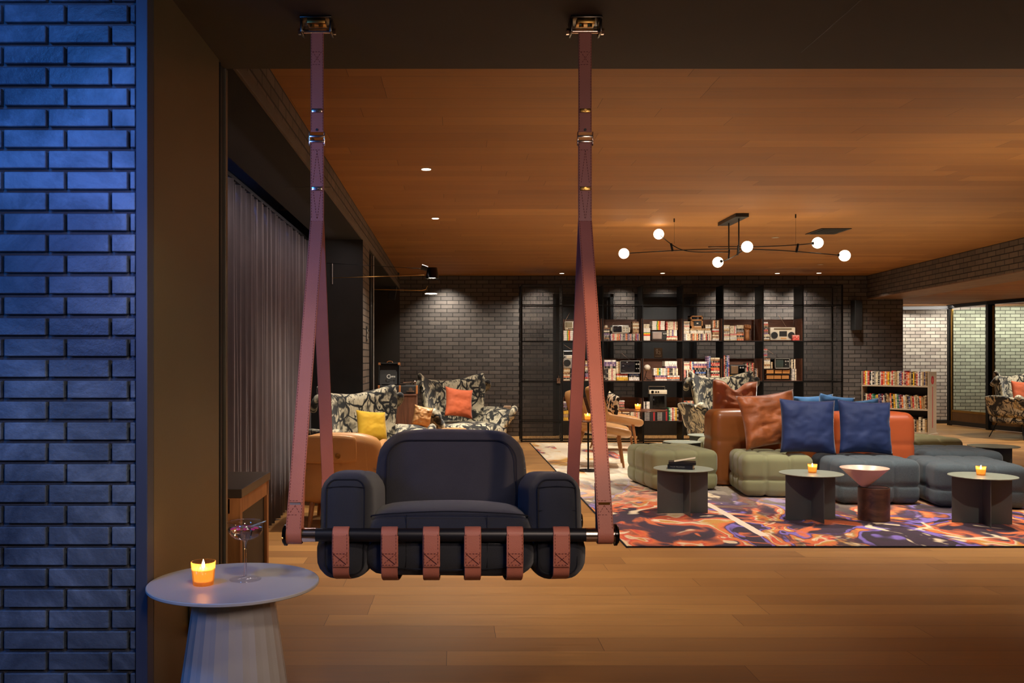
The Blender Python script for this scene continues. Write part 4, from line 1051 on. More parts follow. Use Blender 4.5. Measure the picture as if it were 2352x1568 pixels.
# wall shelf with small books beside the armchair
t = thing('wall_ledge', 'thin black wall ledge on the back wall right of the patterned armchair', 'shelf', (xat(1165, DB-.08), DB, zat(941, DB-.08)))
bm = nb(); box(bm, xat(1120, DB-.1), xat(1182, DB-.1), DB-.16, DB-.001, zat(941.5, DB-.1), zat(940, DB-.1)); obj('board', bm, M['blacksteel'], t, world=True)
for k, (a, b, c_) in enumerate(((1156, 1174, 2.6), (1156, 1175.5, 5.2), (1158, 1173.5, 7.8))):
    z = zat(940, DB-.1)+.0005+k*.018
    bm = nb(); box(bm, xat(a, DB-.1), xat(b, DB-.1), DB-.13, DB-.02, z, z+.0172); tag(obj('small_book', bm, M['pages'], None), 'small cream book on the wall ledge, '+('lowest', 'middle', 'top')[k]+' of three', 'book', 'cream books on the wall ledge')
# ================================================================ steel mesh shelving
SY = 13.2; SD = .36; PXS = 157.6
def sx(px): return (px-PX)/PXS
def sz(py): return CH-(py-PY)/PXS
VX = [1198.5, 1292, 1385, 1476.5, 1569, 1661, 1753, 1845, 1935]
t = thing('mesh_shelving', 'large black steel shelving cage with perforated mesh and walnut trays along the back wall', 'shelving', ((sx(1198)+sx(1935))/2, SY, 0))
shelf = t
zt = sz(654.5); b_ = .022
for i, px in enumerate(VX):
    x = sx(px); bm = nb()
    if i in (0, 8):
        for y in (SY, SY+SD-b_): box(bm, x-b_/2, x+b_/2, y, y+b_, .013, zt)
    else: box(bm, x-.004, x+.004, SY, SY+SD, .013, zt)
    if 0 < i < 8: box(bm, x-.008, x+.008, SY-.002, SY+.02, .013, zt)
    obj('upright', bm, M['blacksteel'], t, world=True)
for py in (654.5, 700.5, 783.5, 876, 968, 1015.5):
    z = sz(py); bm = nb(); h = .014 if py < 1015 else .02; z = max(z, .02)
    for y in (SY, SY+SD-.014):
        box(bm, sx(1198.5), sx(1935), y, y+.014, z-h/2, z+h/2)
    for px in (1198.5, 1935): box(bm, sx(px)-.007, sx(px)+.007, SY, SY+SD, z-h/2, z+h/2)
    obj('rail', bm, M['blacksteel'], t, world=True)
ms = meshm('perforated_steel', rgb(50, 50, 50), .021, .80)
bm = nb(); box(bm, sx(1198.5), sx(1935), SY+SD-.004, SY+SD-.003, .03, zt); obj('mesh_back', bm, ms, t, world=True)
for a, b in ((1198.5, 1292), (1845, 1935)):
    bm = nb(); box(bm, sx(a), sx(b), SY+.006, SY+.007, .03, zt); obj('mesh_front', bm, ms, t, world=True)
for px in (1198.5, 1935):
    bm = nb(); box(bm, sx(px)-.0005, sx(px)+.0005, SY+.01, SY+SD-.01, .03, zt); obj('mesh_side', bm, ms, t, world=True)
bm = nb(); cyl(bm, (sx(1283), SY-.02, sz(873)), (sx(1283), SY-.02, sz(862)), .008, None, 10); box(bm, sx(1279), sx(1287), SY-.012, SY, sz(880), sz(868)); obj('door_handle', bm, M['chrome'], t, auto=40, world=True)
TR = {}
for r, (base, top) in enumerate(((782.0, 731), (874.2, 823), (966.6, 914))):
    for c in range(6):
        x0, x1 = sx(VX[c+1])+.010, sx(VX[c+2])-.010; z0, z1 = sz(base)-.012, sz(top)
        bm = nb(); box(bm, x0, x1, SY+.012, SY+SD-.012, z0, z0+.012); box(bm, x0, x0+.005, SY+.012, SY+SD-.012, z0+.012, z1); box(bm, x1-.005, x1, SY+.012, SY+SD-.012, z0+.012, z1)
        box(bm, x0+.012, x1-.012, SY+SD-.024, SY+SD-.012, z0+.012, z1)
        obj('walnut_tray', bm, M['walnuth'], t, world=True)
TW = ['top', 'middle', 'bottom']; BW = ['first', 'second', 'third', 'fourth', 'fifth', 'sixth']
# ---- tapes and cassettes
PAL = {'cream': (214, 200, 170), 'black': (34, 31, 32), 'orange': (206, 100, 54), 'red': (170, 44, 42), 'white': (222, 214, 202), 'grey': (120, 114, 112), 'blue': (50, 82, 140),
       'purple': (96, 74, 112), 'pink': (206, 136, 124), 'yellow': (220, 172, 60), 'green': (40, 128, 76), 'brown': (112, 74, 52), 'tan': (176, 140, 98)}
LAB = {'cream': (120, 70, 50), 'black': (206, 190, 168), 'orange': (240, 214, 180), 'red': (232, 200, 170), 'white': (84, 70, 74), 'grey': (214, 200, 180), 'blue': (214, 206, 196),
       'purple': (220, 190, 180), 'pink': (110, 50, 56), 'yellow': (60, 40, 30), 'green': (230, 220, 200), 'brown': (220, 180, 130), 'tan': (70, 50, 40)}
SPN = {}
def unitbox(m, name):
    bm = nb(); box(bm, -.5, .5, 0, 1, 0, 1); me = bpy.data.meshes.new(name); bm.to_mesh(me); bm.free(); me.materials.append(m); return me
for k in PAL:
    for hz in (0, 1): SPN[k, hz] = unitbox(spine('spine_%s_%s' % (k, 'lying' if hz else 'upright'), rgb(*PAL[k]), rgb(*LAB[k]), hz), 'spine_'+k)
RB = NT('rainbow_label'); tc0 = RB.add('ShaderNodeTexCoord'); s0 = RB.add('ShaderNodeSeparateXYZ'); RB.link(tc0.outputs['Generated'], s0.inputs[0])
W_ = rgb(226, 216, 200)
RB.link(RB.ramp(s0.outputs[0], [(0, W_), (.34, rgb(36, 130, 80)), (.42, rgb(230, 190, 40)), (.50, rgb(230, 120, 40)), (.58, rgb(210, 50, 40)), (.66, W_)], 'CONSTANT'), RB.b.inputs['Base Color'])
SPN['rainbow', 1] = unitbox(RB.m, 'rainbow')
RV = NT('rainbow_label_upright'); tc0 = RV.add('ShaderNodeTexCoord'); s0 = RV.add('ShaderNodeSeparateXYZ'); RV.link(tc0.outputs['Generated'], s0.inputs[0])
RV.link(RV.ramp(s0.outputs[2], [(0, W_), (.36, rgb(210, 50, 40)), (.44, rgb(230, 120, 40)), (.52, rgb(230, 190, 40)), (.60, rgb(36, 130, 80)), (.66, W_)], 'CONSTANT'), RV.b.inputs['Base Color'])
SPN['rainbow', 0] = unitbox(RV.m, 'rainbow_upright')
COUNT = {}
MIX = ['cream', 'cream', 'orange', 'black', 'cream', 'pink', 'purple', 'white', 'tan', 'grey', 'red', 'cream', 'brown', 'black']
DARK = ['black', 'brown', 'black', 'grey', 'purple', 'black', 'cream']
LITE = ['cream', 'white', 'cream', 'pink', 'cream', 'grey', 'tan']
VHS = ['black', 'grey', 'black', 'white', 'purple', 'black', 'cream', 'red']
rr = random.Random(11)
def put(kind, col, hz, x, y, z, w, d, h, label, group):
    o = bpy.data.objects.new(kind, SPN[col, hz]); COL.objects.link(o)
    o.location = (x, y, z); o.scale = (w, d, h); tag(o, label, kind.replace('_', ' '), group); return o
def vrow(r, c, x0, x1, yt, yb, n, pal=MIX, kind='cassette', depth=.10, where='', y=None, jit=.0):
    a, b = sx(x0), sx(x1); z0, z1 = sz(yb), sz(yt); w = (b-a)/n; y = SY+.03 if y is None else y
    for i in range(n):
        col = pal[i % len(pal)] if pal is not MIX else pal[rr.randrange(len(pal))]
        h = (z1-z0)*(1-jit*rr.random())
        lab = 'upright %s %s, %s from left %s, %s compartment, %s shelf' % (col if col != 'rainbow' else 'rainbow striped', kind.replace('_', ' '), nth(i), where, BW[c], TW[r])
        put(kind, col, 0, a+w*(i+.5), y+rr.uniform(0, .004), z0, w*.93, depth, h, ' '.join(lab.split()), '%ss in the shelving, %s shelf' % (kind.replace('_', ' '), TW[r]))
def hst(r, c, x0, x1, yt, yb, n, pal=MIX, kind='cassette', depth=.10, where='', y=None):
    a, b = sx(x0), sx(x1); z0, z1 = sz(yb), sz(yt); h = (z1-z0)/n; y = SY+.03 if y is None else y
    for i in range(n):
        col = pal[i % len(pal)] if pal is not MIX else pal[rr.randrange(len(pal))]
        lab = '%s %s, %s up the %s stack, %s compartment, %s shelf' % (col if col != 'rainbow' else 'rainbow striped', kind.replace('_', ' '), nth(i), where, BW[c], TW[r])
        put(kind, col, 1, (a+b)/2+rr.uniform(-.003, .003), y+rr.uniform(0, .005), z0+h*i, (b-a)*.98, depth, h*.94, ' '.join(lab.split()), '%ss in the shelving, %s shelf' % (kind.replace('_', ' '), TW[r]))
V = 'video_tape'
A, B, C_ = 781.5, 873.7, 966.1
# top shelf
hst(0, 0, 1295, 1318, 758.5, A, 5, ['rainbow'], V, .18, 'left'); hst(0, 0, 1319, 1343, 758.5, A, 5, ['rainbow', 'rainbow', 'rainbow', 'green', 'green'], V, .18, 'right')
hst(0, 1, 1387.8, 1401, 752, A, 9, DARK, where='left'); vrow(0, 1, 1387.5, 1398, 746.6, 752, 6, where='on the left stack')
vrow(0, 1, 1402.5, 1471, 766, A, 27, where='below the silver television'); hst(0, 1, 1454, 1468.6, 738, 765.8, 7, ['brown', 'tan', 'brown', 'cream', 'tan', 'cream', 'brown'], where='right')
vrow(0, 2, 1478.3, 1494.5, 753, A, 4, ['rainbow'], V, .18, 'beside the black television'); hst(0, 2, 1479, 1493, 743.5, 752.8, 2, ['cream', 'cream'], where='left upper')
hst(0, 2, 1499, 1528, 736.7, 757.2, 5, ['rainbow'], V, .18, 'upper'); vrow(0, 2, 1531.5, 1558, 738, 757, 8, where='upper right'); vrow(0, 2, 1533, 1556, 757.4, 771.4, 6, where='middle right'); hst(0, 2, 1532, 1557.5, 771.8, A, 4, where='lower right')
hst(0, 3, 1571.8, 1585.3, 737.5, 757.6, 8, LITE, where='upper left')
for k, (a, b) in enumerate(((1571.8, 1585), (1586.5, 1602), (1603, 1618.5), (1620, 1635))): hst(0, 3, a, b, 758, 765.8, 3, LITE, where='low '+nth(k))
hst(0, 3, 1587, 1634, 753.6, 757.7, 1, ['tan'], where='board-like')
vrow(0, 3, 1571.8, 1635.6, 766, A, 25, where='in the bottom row'); hst(0, 3, 1637.7, 1653, 752, A, 9, where='right'); vrow(0, 3, 1638.5, 1653, 735.4, 751.8, 6, where='on the right stack'); hst(0, 3, 1622, 1634, 745, 753.4, 2, ['white', 'cream'], where='small upper')
hst(0, 4, 1664, 1677, 746, A, 10, LITE, where='left'); vrow(0, 4, 1678.4, 1693, 747.7, 765.3, 6, where='upper'); hst(0, 4, 1679, 1694, 765.6, A, 4, LITE, where='middle'); hst(0, 4, 1694.6, 1710, 746, A, 9, where='right')
hst(0, 5, 1756, 1766, 739, 766.6, 8, where='upper left'); hst(0, 5, 1756, 1769.6, 767, A, 5, where='lower left'); hst(0, 5, 1821, 1837, 769, A, 4, ['red', 'red', 'red', 'pink'], 'cassette', .07, 'red front', y=SY+.005)
# middle shelf
hst(1, 0, 1295, 1310, 846, B, 8, ['cream', 'black', 'orange', 'cream', 'brown', 'tan', 'cream', 'tan'], where='left'); vrow(1, 0, 1311, 1340, 846, B, 9, where='low middle'); hst(1, 0, 1345, 1358, 828, B, 11, where='right')
hst(1, 1, 1387.7, 1415.6, 826, 845.4, 4, ['black', 'purple', 'purple', 'white'], V, .18, 'left'); vrow(1, 1, 1387.7, 1415.6, 846, B, 8, ['black', 'black', 'black', 'cream', 'cream', 'pink', 'cream', 'cream'], V, .18, 'under the left stack')
vrow(1, 1, 1416.3, 1424.5, 830, 857.5, 2, ['cream', 'tan'], V, .18, 'by the large television'); hst(1, 1, 1417, 1443, 858.2, B, 4, ['yellow', 'yellow', 'cream', 'red'], V, .18, 'yellow low'); hst(1, 1, 1446, 1470, 858.2, B, 4, ['white', 'white', 'black', 'blue'], V, .18, 'white low')
hst(1, 2, 1505.5, 1533, 862, B, 3, ['white', 'pink', 'purple'], V, .18, 'left low'); hst(1, 2, 1534, 1563, 862, B, 3, ['grey', 'orange', 'white'], V, .18, 'right low')
vrow(1, 2, 1502.5, 1558.5, 845.3, 861.6, 14, ['white', 'cream', 'yellow', 'green', 'white', 'cream', 'white', 'grey', 'orange', 'black', 'black', 'cream', 'grey', 'cream'], 'video_tape', .12, 'by the small lamp'); hst(1, 2, 1528.5, 1556.7, 829, 844.8, 4, ['purple', 'white', 'white', 'white'], V, .18, 'upper')
hst(1, 3, 1571.8, 1598, 867, B, 2, ['black', 'black'], V, .18, 'lowest left'); vrow(1, 3, 1571.8, 1596.6, 849.4, 866.6, 10, where='left'); hst(1, 3, 1571.8, 1585.6, 829.7, 849, 6, LITE, where='upper left'); vrow(1, 3, 1586.2, 1594, 830, 849, 3, ['red', 'cream', 'blue'], V, .12, 'upper left')
hst(1, 3, 1594.8, 1625, 830, 849.2, 4, ['black', 'pink', 'purple', 'white'], V, .18, 'upper middle'); hst(1, 3, 1598.6, 1623, 849.6, B, 6, ['tan', 'white', 'white', 'black', 'blue', 'black'], V, .18, 'lower middle')
vrow(1, 3, 1626, 1633.6, 817.4, 844.8, 2, ['purple', 'blue'], V, .12, 'tall upper'); vrow(1, 3, 1626, 1633.6, 845.2, B, 2, ['grey', 'black'], V, .12, 'tall lower')
hst(1, 3, 1634.6, 1654.6, 821, B, 14, ['blue', 'black', 'cream', 'red', 'black', 'cream', 'red', 'orange', 'black', 'red', 'red', 'black', 'brown', 'cream'], V, .12, 'colourful right')
vrow(1, 4, 1664.2, 1677, 816, 844.6, 4, ['red', 'black', 'blue', 'purple'], V, .12, 'tall upper'); vrow(1, 4, 1664.2, 1677, 845, B, 5, ['red', 'black', 'grey', 'blue', 'red'], V, .12, 'tall lower')
hst(1, 4, 1678.5, 1712, 861.6, B, 4, ['tan', 'red', 'tan', 'yellow'], V, .14, 'under the dark television'); vrow(1, 4, 1714, 1734, 833.5, B, 7, ['black', 'red', 'black', 'tan', 'black', 'red', 'brown'], V, .12, 'right'); vrow(1, 4, 1735, 1742.6, 846, B, 3, ['black', 'grey', 'brown'], V, .12, 'far right')
hst(1, 5, 1756, 1764.5, 800.6, 822.2, 8, ['black', 'grey', 'red', 'purple', 'grey', 'black', 'grey', 'red'], 'cassette', .10, 'tall thin', None); hst(1, 5, 1756.5, 1771, 822.6, 846, 9, where='left'); vrow(1, 5, 1771.6, 1776.6, 831, 846, 3, where='left'); vrow(1, 5, 1816.4, 1829, 825, 846.6, 4, ['black', 'cream', 'black', 'cream'], where='right'); vrow(1, 5, 1819.4, 1831, 847, B, 4, ['grey', 'white', 'grey', 'cream'], V, .12, 'in the clear case')
# bottom shelf
hst(2, 0, 1295, 1303, 922, 942, 6, where='left'); hst(2, 0, 1295, 1306, 943, C_, 3, ['yellow', 'tan', 'yellow'], V, .12, 'low left')
vrow(2, 1, 1412, 1447, 951, C_, 14, where='low left'); vrow(2, 1, 1449.5, 1472, 941.5, C_, 9, where='low right'); hst(2, 1, 1406.5, 1418.5, 927.4, 939, 3, where='left'); vrow(2, 1, 1409, 1418.6, 919, 927, 5, where='upper'); hst(2, 1, 1419.5, 1435.5, 920, 939, 7, where='right')
vrow(2, 2, 1479, 1493.4, 922.5, 939.4, 4, ['white', 'black', 'white', 'white'], V, .12, 'upper left'); vrow(2, 2, 1537.4, 1559.6, 937, C_, 6, ['green', 'white', 'red', 'cream', 'yellow', 'black'], V, .16, 'right')
vrow(2, 3, 1571.8, 1597, 921, 938, 11, where='upper left'); hst(2, 3, 1598, 1613, 917, 938, 5, where='upper')
def scotch(x0, x1, nm):
    a, b = sx(x0), sx(x1); h = (sz(940)-sz(C_))/8
    mk = NT('scotch_box_'+nm); tc1 = mk.add('ShaderNodeTexCoord'); s1 = mk.add('ShaderNodeSeparateXYZ'); mk.link(tc1.outputs['Generated'], s1.inputs[0])
    mk.link(mk.ramp(s1.outputs[0], [(0, rgb(34, 32, 36)), (.78, rgb(170, 36, 40)), (.9, rgb(34, 32, 36))], 'CONSTANT'), mk.b.inputs['Base Color'])
    me = unitbox(mk.m, 'tape_box'); wp = mat('white_print_'+nm, rgb(226, 216, 204), .6)
    for i in range(8):
        z = sz(C_)+h*i
        o = put(V, 'black', 1, (a+b)/2, SY+.03, z, (b-a)*.99, .18, h*.95, '%s up the %s stack of black tapes with white lettering under the portable recorder' % (nth(i), nm), 'black lettered tapes under the portable recorder')
        o.data = me
        if i == 0 and nm == 'left':
            scotch.txt = textmesh('lettering', 'Scotch', 1.1, wp, o, (-.22, -.004, .5), ext=.0, bold=.02); q = scotch.txt
            q.scale = (.13, .85, 1)
        else:
            q = scotch.txt.copy(); COL.objects.link(q); q.parent = o
            q.location = (-.22, -.004, .5)
scotch(1479.5, 1508, 'left'); scotch(1509, 1536.4, 'right')

# ---- sets, radios and other things on the shelves
def gx0(px): return sx(px)
def facebox(bm, x0, x1, yt, yb, d0, d1, bev=0, mi=0): box(bm, sx(x0), sx(x1), SY+d0, SY+d1, sz(yb), sz(yt), bev=bev, mi=mi)
def gadget(name, label, cat, x0, x1, yt, yb): return thing(name, label, cat, ((sx(x0)+sx(x1))/2, SY+.1, sz(yb)))
def P2(o, nm, m, fn, **k): bm = nb(); fn(bm); return obj(nm, bm, m, o, world=True, **k)
def ant(o, x0, y0, x1, y1, d=.12):
    P2(o, 'antenna', M['chrome'], lambda b: tube(b, [(sx(x0), SY+d, sz(y0)), (sx(x1), SY+d-.03, sz(y1))], .0016, 6))
t = gadget('television', 'small rounded white portable television on rainbow tapes, left end of the top shelf', 'television', 1296, 1331, 737, 758.2)
P2(t, 'case', M['cream'], lambda b: facebox(b, 1297, 1331, 737, 758, .03, .22, .022), auto=50); P2(t, 'screen', mat('tan_screen', rgb(146, 134, 108), .15), lambda b: facebox(b, 1299.5, 1315, 739.5, 751.5, .022, .04, .008), auto=50)
P2(t, 'dial_panel', M['black'], lambda b: facebox(b, 1317.5, 1328, 740, 751, .024, .04, .003)); P2(t, 'button_row', M['gloss'], lambda b: [facebox(b, 1306+k*4, 1309+k*4, 753.6, 755.2, .026, .04) for k in range(3)]); ant(t, 1300, 737, 1310, 718)
def tv(label, x0, x1, yt, yb, body, scr, pan, knobs, frame=None, split=.62):
    t = gadget('television', label, 'television', x0, x1, yt, yb); xs = x0+(x1-x0)*split
    P2(t, 'case', body, lambda b: facebox(b, x0, x1, yt, yb, .03, .24, .012), auto=50)
    P2(t, 'screen', scr, lambda b: facebox(b, x0+(x1-x0)*.06, xs, yt+2.2, yb-3, .022, .04, .008), auto=50)
    P2(t, 'control_panel', pan, lambda b: facebox(b, xs+1, x1-1.5, yt+2, yb-3, .025, .04, .002))
    for kx, ky in ((.3, .25), (.75, .25), (.3, .65), (.75, .65))[:knobs]:
        P2(t, 'knob', M['silver'], lambda b: cyl(b, (sx(xs+1+(x1-xs-2)*kx), SY+.024, sz(yt+2+(yb-yt-5)*ky)), (sx(xs+1+(x1-xs-2)*kx), SY+.012, sz(yt+2+(yb-yt-5)*ky)), .012 if ky < .5 else .008, None, 14), auto=40)
    if frame:
        def fr(b):
            for q in ((x0, x1, yt, yt+1), (x0, x1, yb-2.2, yb), (x0, x0+1, yt, yb), (x1-1, x1, yt, yb)): facebox(b, *q, .012, .04)
        P2(t, 'bezel', frame, fr, label='bright bezel')
    return t
pale = mat('grey_dial', rgb(180, 170, 150), .4)
t = tv('silver portable television with rounded grips on the upright tapes, second compartment, top shelf', 1407, 1446, 746, 765.6, M['silver'], M['screen'], pale, 4, split=.56); ant(t, 1409, 746, 1428, 712)
P2(t, 'grip', M['cream'], lambda b: (facebox(b, 1405, 1408, 751, 760, .05, .15, .006), facebox(b, 1445, 1449, 751, 763, .05, .15, .006)))
tv('black portable television with lit grey screen, third compartment, top shelf', 1497.7, 1533.6, 760, A, mat('dark_grey_case', rgb(62, 58, 56), .4), mat('bright_grey_screen', rgb(150, 134, 124), .2), M['black'], 2, split=.66)
t = tv('large silver framed television with dark screen, second compartment, middle shelf', 1425, 1471, 828, 857.8, M['black'], M['screen'], M['gloss'], 4, M['silver'], .72); ant(t, 1452, 828, 1431, 811)
tv('dark television with tan screen under a carry handle, fifth compartment, middle shelf', 1678.5, 1712, 837.5, 861, M['black'], mat('brown_screen', rgb(104, 82, 62), .2), M['gloss'], 2, split=.55)
t = gadget('carry_handle', 'tan', 'x', 1678, 1700, 834, 837.4); bpy.data.objects.remove(t)
t = tv('silver framed television with green-grey screen on drawers, sixth compartment, middle shelf', 1781, 1815, 823, 846.2, M['gloss'], mat('green_screen', rgb(56, 64, 60), .15), M['black'], 3, M['silver'], .6); ant(t, 1797, 823, 1757, 795)
t = gadget('record_radio', 'wood cased vintage radio standing on cassettes, fourth compartment, top shelf', 'radio', 1588, 1616, 724.5, 753.4)
ok_ = woodm('honey_wood', rgb(150, 98, 50), rgb(182, 128, 72), 0, .4)
P2(t, 'case', ok_, lambda b: (facebox(b, 1588, 1616, 724.5, 727, .04, .2), facebox(b, 1588, 1590.5, 724.5, 753.4, .04, .2), facebox(b, 1613.5, 1616, 724.5, 753.4, .04, .2), facebox(b, 1588, 1616, 733, 736, .04, .2), facebox(b, 1588, 1616, 748, 753.4, .04, .2), facebox(b, 1588, 1616, 736, 753, .06, .2)))
P2(t, 'speaker_grille', M['black'], lambda b: facebox(b, 1596, 1612.5, 736, 748, .045, .06)); P2(t, 'dial', M['cream'], lambda b: (facebox(b, 1602, 1606, 740.5, 743.5, .042, .046), facebox(b, 1597, 1612, 749, 750.5, .038, .042)))
# carved hand
t = gadget('carved_hand', 'carved wooden raised fist sculpture, fifth compartment, top shelf', 'sculpture', 1713, 1732, 745, A)
hx = sx(1723); hz = sz(A); hy = SY+.14
def hand(b):
    tube(b, [(hx, hy, hz+.001), (hx, hy, hz+.06), (hx-.002, hy, hz+.12), (hx-.003, hy, hz+.16)], [.038, .034, .032, .040], 16)
    merge(b, xf(cushion(.096, .06, .085, .026, (8, 6, 8), .006), (hx-.002, hy, hz+.19)))
hnd = P2(t, 'forearm_and_palm', mat('carved_wood', rgb(166, 108, 64), .5, 0, .15, 9), hand, smooth=True)
for k in range(4):
    P2(t, 'finger', hnd.data.materials[0], lambda b: tube(b, [(hx-.035+.023*k, hy-.02, hz+.205), (hx-.036+.023*k, hy-.045, hz+.225-.004*abs(k-1)), (hx-.036+.023*k, hy-.052, hz+.200), (hx-.034+.022*k, hy-.040, hz+.180)], [.0105, .0125, .0115, .0095], 10), smooth=True)
P2(t, 'thumb', hnd.data.materials[0], lambda b: tube(b, [(hx+.040, hy-.015, hz+.165), (hx+.034, hy-.045, hz+.185), (hx+.008, hy-.060, hz+.190), (hx-.012, hy-.060, hz+.188)], [.013, .0125, .0115, .009], 10), smooth=True)
def boombox(label, x0, x1, yt, yb, body, lx, rad, handle=0, d0=.06):
    t = gadget('boombox', label, 'radio', x0, x1, yt, yb)
    P2(t, 'case', body, lambda b: facebox(b, x0, x1, yt, yb, d0, d0+.12, .008), auto=50)
    for px, py, r in lx:
        P2(t, 'speaker', M['black'], lambda b: cyl(b, (sx(px), SY+d0+.002, sz(py)), (sx(px), SY+d0-.006, sz(py)), r/PXS, None, 28), auto=40)
        P2(t, 'speaker_ring', M['silver'], lambda b: tube(b, [(sx(px)+math.cos(a*math.pi/14)*r/PXS, SY+d0-.003, sz(py)+math.sin(a*math.pi/14)*r/PXS) for a in range(28)], .004, 6, closed=True), smooth=True)
    if handle: P2(t, 'handle', M['silver'], lambda b: tube(b, [(sx(x0+1), SY+d0+.06, sz(yt)), (sx(x0+1), SY+d0+.06, sz(yt-handle)), (sx(x1-1), SY+d0+.06, sz(yt-handle)), (sx(x1-1), SY+d0+.06, sz(yt))], .006, 8))
    return t
t = boombox('cream boombox with two round speakers, right end of the top shelf', 1772.5, 1830.5, 751, 781.2, M['cream'], ((1782, 769.6, 8), (1821, 769.6, 8)), 8)
P2(t, 'cassette_deck', M['black'], lambda b: facebox(b, 1793.5, 1811, 760, 772, .055, .07, .001)); P2(t, 'tuner_strip', mat('tuner', rgb(110, 96, 74), .3), lambda b: facebox(b, 1781, 1822, 753.4, 756.6, .055, .07)); P2(t, 'button_row', M['tan'], lambda b: facebox(b, 1797, 1810, 775, 778, .056, .07)); ant(t, 1815, 751, 1796, 724, .14)
t = boombox('silver boombox with large black speaker, left end of the middle shelf', 1295.5, 1340, 815, 845.6, M['silver'], ((1303.6, 833.5, 8.6), (1298, 820, 2.4), (1331, 833.5, 8.6)), 8, 9); P2(t, 'tuner_strip', M['cream'], lambda b: facebox(b, 1303, 1330, 817, 822.5, .055, .07)); ant(t, 1320, 806, 1297, 791, .10)
t = gadget('portable_recorder', 'white topped black portable cassette recorder with carry handle, on the lettered tapes', 'recorder', 1493, 1533, 887, 939.2)
P2(t, 'case', M['black'], lambda b: facebox(b, 1494, 1533, 905, 939.4, .04, .16, .006), auto=50); P2(t, 'control_strip', M['cream'], lambda b: facebox(b, 1493, 1533.5, 895.5, 905, .035, .16, .003), auto=50)
P2(t, 'cassette_door', M['gloss'], lambda b: facebox(b, 1501, 1527.6, 909, 937.5, .033, .045, .003), auto=50)
for px, r in ((1500, 3.2), (1508, 1.9), (1513.4, 1.9)): P2(t, 'knob', M['gloss'], lambda b: cyl(b, (sx(px), SY+.036, sz(900)), (sx(px), SY+.028, sz(900)), r/PXS, None, 16), auto=40)
P2(t, 'handle', M['silver'], lambda b: tube(b, [(sx(1493), SY+.08, sz(896)), (sx(1493), SY+.08, sz(887.4)), (sx(1530), SY+.08, sz(887.4)), (sx(1530), SY+.08, sz(896))], .006, 8))
t = gadget('globe_lamp', 'small desk lamp with a white globe on a black folding stem, middle shelf', 'lamp', 1481, 1498, 837, B)
P2(t, 'globe', mat('opal_globe', rgb(196, 182, 164), .35), lambda b: ball(b, (sx(1489.8), SY+.10, sz(844.4)), 7.6/PXS, 24), smooth=True)
P2(t, 'stem', M['blacksteel'], lambda b: (tube(b, [(sx(1488.6), SY+.10, sz(852)), (sx(1482), SY+.08, sz(B)+.004)], .005, 8), tube(b, [(sx(1485), SY+.09, sz(865)), (sx(1494), SY+.12, sz(B)+.004)], .004, 8)))
P2(t, 'base', M['black'], lambda b: disc(b, (sx(1494), SY+.12, sz(B)), .04, .012, 24), auto=30)
t = gadget('organiser_box', 'wooden cassette organiser with small drawers under a television, right end of the middle shelf', 'box', 1758, 1818, 847, B)
P2(t, 'frame', mat('dark_frame_wood', rgb(54, 34, 24), .5), lambda b: [facebox(b, 1758.5, 1818, yy_, yy_+1.2, .03, .2) for yy_ in (847, 859, 871.8)]+[facebox(b, 1758.5, 1818, 848, B, .10, .2)])
for x0_, y0_ in ((1763, 849.5), (1782, 849.5), (1800, 849.5), (1763, 862), (1780, 862), (1798, 862)): P2(t, 'drawer', ok_, lambda b: facebox(b, x0_, x0_+16, y0_, y0_+8, .035, .1), label='honey wood drawer')
t = gadget('organiser_box', 'small wooden cassette drawers, left of the candle, second compartment, bottom shelf', 'box', 1411, 1448, 939, 951)
P2(t, 'frame', M['walnuth'], lambda b: (facebox(b, 1410.5, 1448.5, 939, 940.4, .03, .2), facebox(b, 1410.5, 1448.5, 949.6, 950.9, .03, .2)))
for x0_ in (1411.5, 1430.5): P2(t, 'drawer', ok_, lambda b: facebox(b, x0_, x0_+16.5, 941, 949, .035, .1), label='honey wood drawer'); P2(t, 'drawer_lip', M['cream'], lambda b: facebox(b, x0_, x0_+16.5, 947, 948.6, .028, .036))
t = gadget('transistor_radio', 'white table radio half hidden by the patterned arm, bottom shelf', 'radio', 1571.8, 1592, 939, C_)
P2(t, 'case', M['silver'], lambda b: facebox(b, 1573, 1592, 939, C_, .03, .14, .006), auto=50); P2(t, 'dial', M['black'], lambda b: facebox(b, 1575, 1589, 949.5, 951.5, .026, .036)); ant(t, 1613, 925, 1618, 904, .08)
t = gadget('plaque', 'square plaque with white line drawing hung on the mesh, third compartment, above middle shelf', 'sign', 1514, 1533.5, 798, 821.5)
P2(t, 'board', mat('taupe_board', rgb(104, 88, 70), .7), lambda b: facebox(b, 1514, 1533.4, 798, 821.5, .325, .34, .002))
def squig(b):
    for pts in ([(1519, 813), (1519.6, 808), (1518.6, 805), (1519.8, 801.5), (1521.6, 801.5), (1521.8, 805), (1521.4, 809), (1521.8, 813)], [(1524, 806.5), (1526, 805.6), (1528, 807), (1527, 809.4), (1524.4, 811.6), (1526, 813.4), (1528.6, 812.4), (1528, 809.6)]):
        tube(b, smoothpath([(sx(x), SY+.3235, sz(y)) for x, y in pts], 4), .0032, 6)
P2(t, 'drawing', wh, squig, label='white line drawing'); q = textmesh('caption', 'autograph', .021, wh, t, Vector((sx(1523.7), SY+.3245, sz(817.3)))-t.location, sx=1.1)

